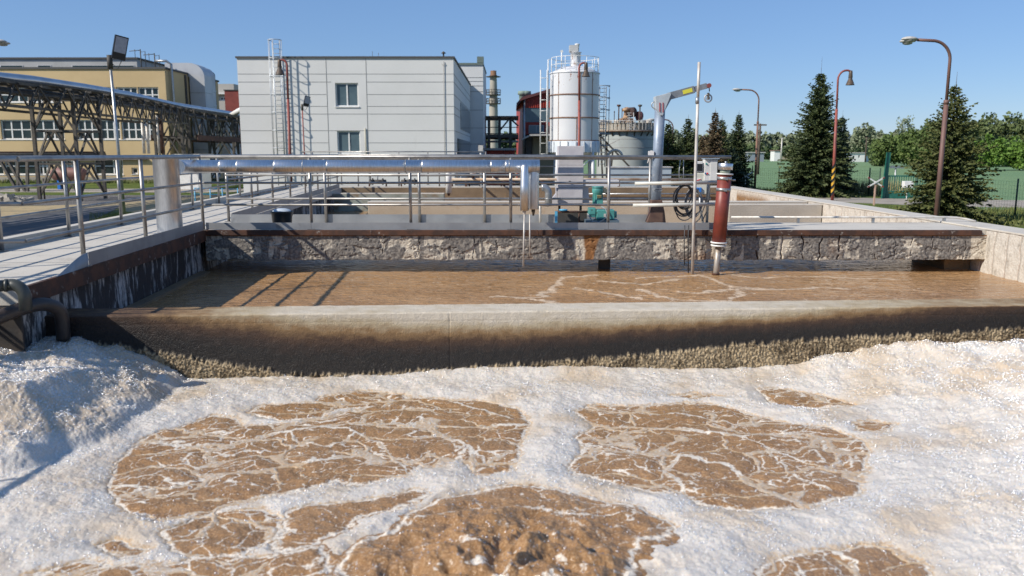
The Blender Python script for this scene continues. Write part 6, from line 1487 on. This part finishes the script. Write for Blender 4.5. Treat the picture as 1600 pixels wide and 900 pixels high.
# ------------------------------------------------------------ lamps
def bell_lamp(label, px_top, px_bot, top, bot, Y, drop_dx, mat, zb=0, hood_px=None, stripes=False):
    A_ = P(px_bot, bot, Y); B_ = P(px_top, top, Y); t = thing('street_lamp', label, 'street lamp', (A_.x, Y, zb))
    s = 1.0; ext = Vector((A_.x+(A_.x-B_.x)/(B_.z-A_.z)*(A_.z-zb), Y, zb))
    rr_ = .09; g_ = .45; sg = 1 if drop_dx > 0 else -1
    j_ = ext.lerp(B_, .72)
    MB().path([ext, j_], [rr_*1.15, rr_*.9], 12).build('pole', mat, t)
    top_ = B_-Vector((0,0,g_)); rad = abs(drop_dx)/2+.12
    MB().path([j_, top_]+arc(top_+Vector((sg*rad,0,0)), rad, PI, R(60), (sg,0,0),(0,0,1.1),8)[1:], rr_*.7, 10).build('neck', mat, t)
    h_ = top_+Vector((sg*(rad+rad*.5),0,rad*.9)); 
    MB().lathe((h_.x,Y,h_.z), [(0,.1),(.09,.08),(.11,-.05),(.13,-.35),(.11,-.42),(.13,-.44),(.26,-.78),(.28,-.80),(.24,-.80)], 20).build('lamp_head', M('bronze_lamp_%d'%px_top,(.12,.085,.06),(.07,.06,.05),.5,.3,6), t)
    if stripes:
        m1, m2 = MB(), MB(); n = 9; L_ = 1.9
        for k in range(n):
            m_ = m1 if k%2 else m2; z0_, z1_ = zb+.45+L_*k/n, zb+.45+L_*(k+1)/n
            def pt(z): u_ = (z-zb)/(j_.z-zb); return ext.lerp(j_, u_)
            vs = []; N_ = 16
            for z in (z0_, z1_):
                for a in range(N_):
                    th = 2*PI*a/N_; zz_ = z+.16*math.cos(th); p_ = pt(zz_); vs.append((p_.x+rr_*1.2*math.cos(th), Y+rr_*1.2*math.sin(th), zz_))
            m_.add(vs, [(a,(a+1)%N_,(a+1)%N_+N_,a+N_) for a in range(N_)], True)
        m1.build('yellow_stripes', M('stripe_yellow',(.60,.33,.03),rough=.6), t); m2.build('black_stripes', black, t)
    return t
bell_lamp('slender red street lamp with bell head and striped black and yellow base', 1310, 1301, 113, 300, 53, .8, lamp_red, stripes=True)
bell_lamp('red street lamp with dark bell head standing before the grey building', 448, 453, 90, 238, 50, -.35, lamp_red)
bell_lamp('thin red street lamp with bell head standing before the white silo', 905, 905, 95, 224, 54, .35, lamp_red)
def double_lamp(label, px_top, px_bot, top, bot, Y, arm_px, mat, zb=0, hscale=1.0):
    A_ = P(px_bot, bot, Y); B_ = P(px_top, top, Y); t = thing('street_lamp', label, 'street lamp', (A_.x, Y, zb))
    ext = Vector((A_.x-(B_.x-A_.x)/(B_.z-A_.z)*(A_.z-zb), Y, zb)); zt = B_.z
    rad = .85*hscale; bend0 = Vector((B_.x-(B_.x-A_.x)/(B_.z-A_.z)*rad, Y, zt-rad)); jn = ext.lerp(bend0, .76)
    MB().path([ext, jn], [.10,.085], 12).build('pole', mat, t)
    MB().path([jn-Vector((0,0,.08)), jn+Vector((0,0,.08))], .10, 12).build('pole_collar', mat, t)
    hx = P(arm_px, top, Y).x; sg = -1 if hx < B_.x else 1
    MB().path([jn, bend0]+arc(bend0+Vector((sg*rad,0,0)), rad, PI, PI/2, (sg,0,0),(0,0,1),10)[1:]+[(hx-sg*.2,Y,zt+.03)], .058, 10).build('arm', mat, t)
    for k,(dx,dy,dz_) in enumerate(((.05,.25,.0),(-.26,-.55,-.02))):
        c = Vector((hx+sg*(-dx)*1.0+sg*.1,Y+dy,zt+dz_))
        hd = MB().sphere((0,0,0), 1, 8, (.36*hscale,.24*hscale,.12*hscale)); 
        hd.v = [(c.x+v[0],c.y+v[1],c.z+max(v[2],-.02)) for v in hd.v]; h_ = hd.build('lamp_shell', lamp_grey, t)
        MB().lathe((c.x,c.y,c.z-.02), [(.22*hscale,0),(.2*hscale,-.07),(.1*hscale,-.10),(0,-.11)], 16).build('lens', M('lamp_lens_%d_%d'%(px_top,k),(.35,.36,.36),rough=.2), h_)
        MB().path([(hx-sg*.25,Y,zt+.03),(c.x,c.y,c.z+.03)], .035, 8).build('bracket', mat, t)
    return t
brown_pole = M('brown_pole_paint',(.16,.085,.07),(.12,.07,.06),.6,0,2)
double_lamp('tall brown street lamp with two pale heads rising beside the shaggy spruce', 1487, 1463, 63.5, 338, 32.3, 1425, brown_pole, hscale=.85)
double_lamp('rusty street lamp with two small pale heads above the slim spruces', 1186.5, 1179, 140.5, 300, 68, 1155, M('rusty_pole',(.22,.12,.08),(.16,.09,.07),.7,0,2))
double_lamp('street lamp whose pale head peeks in at the edge of the photo', -60, -66, 67, 300, 42, -2, brown_pole)
double_lamp('small pale street lamp head showing behind the hoist post', 1052, 1050, 187, 250, 78, 1022, brown_pole, hscale=.9)
double_lamp('street lamp with two pale heads standing behind the pipe bridge', 262, 262, 162, 250, 98, 325, dark_steel, hscale=1.0)
# floodlights
def floodlight(label, px_top, px_bot, top, bot, Y, mat, sc_=1.0, r_=.055):
    A_ = P(px_bot, bot, Y); B_ = P(px_top, top, Y); ext = Vector((A_.x+(A_.x-B_.x)/(B_.z-A_.z)*A_.z, Y, 0))
    t = thing('floodlight_mast', label, 'floodlight', tuple(ext))
    MB().path([ext, B_], [r_*1.3, r_], 10).build('pole', mat, t)
    s = sc_; MB().path([B_-Vector((0,0,.5*s)), B_+Vector((0,0,.05))], r_*2.0, 10).build('clamp', dark_steel, t)
    c = B_+Vector((.50*s,-.05,.33*s)); 
    M_ = Matrix.Rotation(R(14),3,'Y') @ Matrix.Rotation(R(38),3,'Z')
    def ob(x0,x1,y0,y1,z0,z1,nm,mt,par):
        m = MB().box(x0*s,x1*s,y0*s,y1*s,z0*s,z1*s); m.v = [tuple(c+M_@Vector(v)) for v in m.v]; return m.build(nm,mt,par)
    hd = ob(-.26,.26,0,.14,-.48,.48,'lamp_housing',black,t); ob(-.22,.22,-.015,-.004,-.20,.43,'lamp_glass',M('led_glass_%d'%px_top,(.42,.42,.47),(.36,.36,.42),.3,0,9),hd)
    MB().path([B_+Vector((0,0,-.05)), c+Vector((-.1,.1,-.1))], .04*s+.01, 8).path([B_+Vector((.1,0,-.3*s)),B_+Vector((.3*s,0,-.5*s)),c+Vector((-.0,.1,-.45*s))], .015, 6).build('bracket', dark_steel, t)
    return t
floodlight('slim grey mast with a tilted black floodlight in front of the ochre building', 171, 186, 88, 246, 35, galv)
floodlight('small black floodlight on a thin red mast before the grey wall', 472, 475.5, 164, 236, 49, lamp_red, .62, .035)

# ------------------------------------------------------------ fence, gate, signs, bungalow
fence_posts = [(20.2,69.5),(21.6,66.9),(23.0,64.4),(24.4,61.8),(25.7,59.4),(25.65,57.6)]
t = thing('wire_fence', 'green wire mesh fence running behind the big spruce to the gate', 'fence', (23, 64, 0))
fm = M('fence_green',(.02,.05,.03),rough=.6)
for x,y in fence_posts: MB().path([(x,y,0),(x,y,2.0)], .05, 6).build('post', fm, t)
def mesh_wires(A_, B_, h0, h1, nw, nv, r_):
    m = MB(); A_, B_ = Vector((*A_,0)), Vector((*B_,0))
    for k in range(nw): z = h0+(h1-h0)*k/(nw-1); m.beam(A_+Vector((0,0,z)), B_+Vector((0,0,z)), r_)
    for k in range(nv): p_ = A_.lerp(B_, k/(nv-1)); m.beam(p_+Vector((0,0,h0)), p_+Vector((0,0,h1)), r_)
    return m
for a,b in zip(fence_posts[:-1],fence_posts[1:]): mesh_wires(a,b,.05,1.8,10,14,.007).build('mesh_panel', fm, t)
nf = [(24.6,50.2),(24.0,44.3),(23.6,38.5),(23.0,32.6),(22.5,27.0)]
t = thing('wire_fence', 'nearer wire mesh fence passing behind the shaggy spruce to the photo edge', 'fence', (23.6, 38, 0))
for x,y in nf: MB().path([(x,y,0),(x,y,1.85)], .045, 6).build('post', fm, t)
for a,b in zip(nf[:-1],nf[1:]): mesh_wires(a,b,.05,1.7,10,24,.005).build('mesh_panel', fm, t)
YA = 55.5; zz = lambda py: P(0,py,YA).z; X_ = lambda px: P(px,290,YA).x
t = thing('metal_gate', 'dark green barred metal gate with a tall post', 'gate', (X_(1400), YA, 0))
MB().beam((X_(1381),YA,0),(X_(1385),YA,zz(238)),.22).build('gate_post', green_m, t); 
x0, x1 = X_(1384)+.1, X_(1384)+3.4; z0_, zm, z1_ = zz(312), zz(299), zz(275)
MB().beam((x0,YA,z1_),(x1,YA-.3,z1_),.09).beam((x0,YA,zm),(x1,YA-.3,zm),.08).beam((x0,YA,z0_+.05),(x1,YA-.3,z0_+.05),.09).beam((x0,YA,z0_),(x0,YA,z1_),.09).beam((x1,YA-.3,z0_),(x1,YA-.3,z1_),.09).build('gate_frame', green_m, t)
MB().add([(x0,YA-.02,z0_+.05),(x1,YA-.32,z0_+.05),(x1,YA-.32,zm),(x0,YA-.02,zm),(x0,YA+.02,z0_+.05),(x1,YA-.28,z0_+.05),(x1,YA-.28,zm),(x0,YA+.02,zm)],[(0,1,2,3),(7,6,5,4),(0,4,5,1),(3,2,6,7)]).build('solid_panel', green_m, t)
m = MB()
for k in range(1,22): u_ = k/22; m.beam((x0+(x1-x0)*u_,YA-.3*u_,zm),(x0+(x1-x0)*u_,YA-.3*u_,z1_),.035)
m.build('gate_bars', green_m, t)
q = P(1418,288,54.5); tag(MB().box(q.x-.3,q.x+.3,54.3,54.7,P(0,293,54.5).z,P(0,283,54.5).z).beam((q.x,54.5,0),(q.x,54.5,P(0,293,54.5).z),.05).build('notice_board', white_paint, bevel=.02), 'small white board on a stick by the green gate', 'sign')
def crossbuck(label, px, top, bot, Y, w_, mat_post, red):
    q = P(px, (top+bot)/2, Y); zt_, zb_ = P(px,top,Y).z, P(px,bot,Y).z
    t = thing('crossing_sign', label, 'sign', (q.x, Y, 0)); zc_ = zt_-w_*.30
    MB().beam((q.x,Y+.05,0),(q.x,Y+.05,zc_+.05),.08).build('post', mat_post, t)
    for s in (-1,1):
        A_, B_ = Vector((q.x-w_/2,Y-.02*s,zc_-s*w_*.30)), Vector((q.x+w_/2,Y-.02*s,zc_+s*w_*.30))
        b_ = MB().beam(A_, B_, .03, .075).build('blade', white_paint, t)
        if red:
            for u0,u1 in ((0,.12),(.88,1)): MB().beam(A_.lerp(B_,u0)+Vector((0,-.02,0)), A_.lerp(B_,u1)+Vector((0,-.02,0)), .01, .078).build('red_tip', M('crossing_red',(.22,.05,.04),rough=.5), b_)
crossbuck('white crossed board sign with red tips on a thin post near the gate', 1367.5, 277, 323, 48, .95, M('pinkish_post',(.50,.33,.25),rough=.7), True)
crossbuck('plain white crossed board sign beside the slim spruces', 1165, 269, 298, 66, 1.0, white_paint, False)
q = P(1400,258,66); t = thing('direction_sign', 'pale signpost with a small plate in the field behind the gate', 'sign', (q.x,66,0)); MB().path([(q.x,66,0),(q.x,66,P(0,259,66).z)], .06, 6).build('post', galv, t); MB().box(q.x-.5,q.x+.6,65.9,65.96,P(0,263,66).z,P(0,259,66).z).build('plate', galv, t)
YN = 300; zz = lambda py: P(0,py,YN).z; X_ = lambda px: P(px,245,YN).x
t = thing('bungalow', 'long white flat roofed bungalow at the far edge of the field', 'house', (X_(1340), YN, 0))
facade('b','',X_(1318),X_(1352),0,zz(239.5),YN,8,[(X_(1332),X_(1336),zz(249),zz(243),(1,1)),(X_(1341),X_(1344),zz(247),zz(242),(1,1))],white_paint,t,sill=False,fw=.15)
MB().box(X_(1317),X_(1353),YN-.4,YN+8.3,zz(239.5)+.01,zz(239.5)+.3).build('roof', lamp_grey, t); MB().box(X_(1353)+.02,X_(1366),YN+2,YN+8,0,zz(244)).build('annex', white_paint, t)
t = thing('bungalow', 'tiny white hut far away at the edge of the wood', 'house', (P(1215,240,330).x, 330, 0)); a,b = P(1210,240,330),P(1219,240,330); MB().box(a.x,b.x,330,335,0,P(0,236,330).z).build('wall', white_paint, t); MB().box(a.x-.3,b.x+.3,329.6,335.4,P(0,236,330).z+.01,P(0,234.5,330).z).build('roof', M('brown_roof',(.2,.13,.10),rough=.8), t)
t = thing('bungalow', 'grey blue shed far off beyond the slim spruces', 'house', (P(1180,240,310).x, 310, 0)); a,b = P(1169,240,310),P(1194,240,310); MB().box(a.x,b.x,310,316,0,P(0,239,310).z).build('wall', M('grey_blue_shed',(.22,.26,.30),rough=.8), t); MB().box(a.x-.4,b.x+.4,309.6,316.4,P(0,239,310).z+.01,P(0,237.5,310).z).build('roof', lamp_grey, t)
for px_,tp,lb in ((1222,215,'far white lamp pole near the tiny hut'),(1354.5,214,'grey power pole behind the white bungalow'),(1188,193,'short wooden power pole beside the rusty lamp')):
    Yp = 290 if px_ != 1188 else 120; q = P(px_,tp,Yp); t = thing('utility_pole', lb, 'pole', (q.x,Yp,0)); MB().path([(q.x,Yp,0),(q.x,Yp,q.z)], [.28,.2] if Yp > 200 else [.2,.14], 8).build('pole', pole_white if px_==1222 else bark, t)
    MB().beam((q.x-.9,Yp,q.z-.2),(q.x+.9,Yp,q.z-.2),.2).build('crossarm', bark if px_ != 1222 else pole_white, t)
# track rails hint: none; hedge backdrop behind the buildings on the other side
rr = random.Random(6)
wood('distant_wood', 'far tree line glimpsed between the industrial buildings', [(px+rr.uniform(-5,5), 208+rr.uniform(-3,5), 420+rr.uniform(-15,25), 30) for px in range(-300,1030,16)], dkg, 47, 12, 2.6, 28)
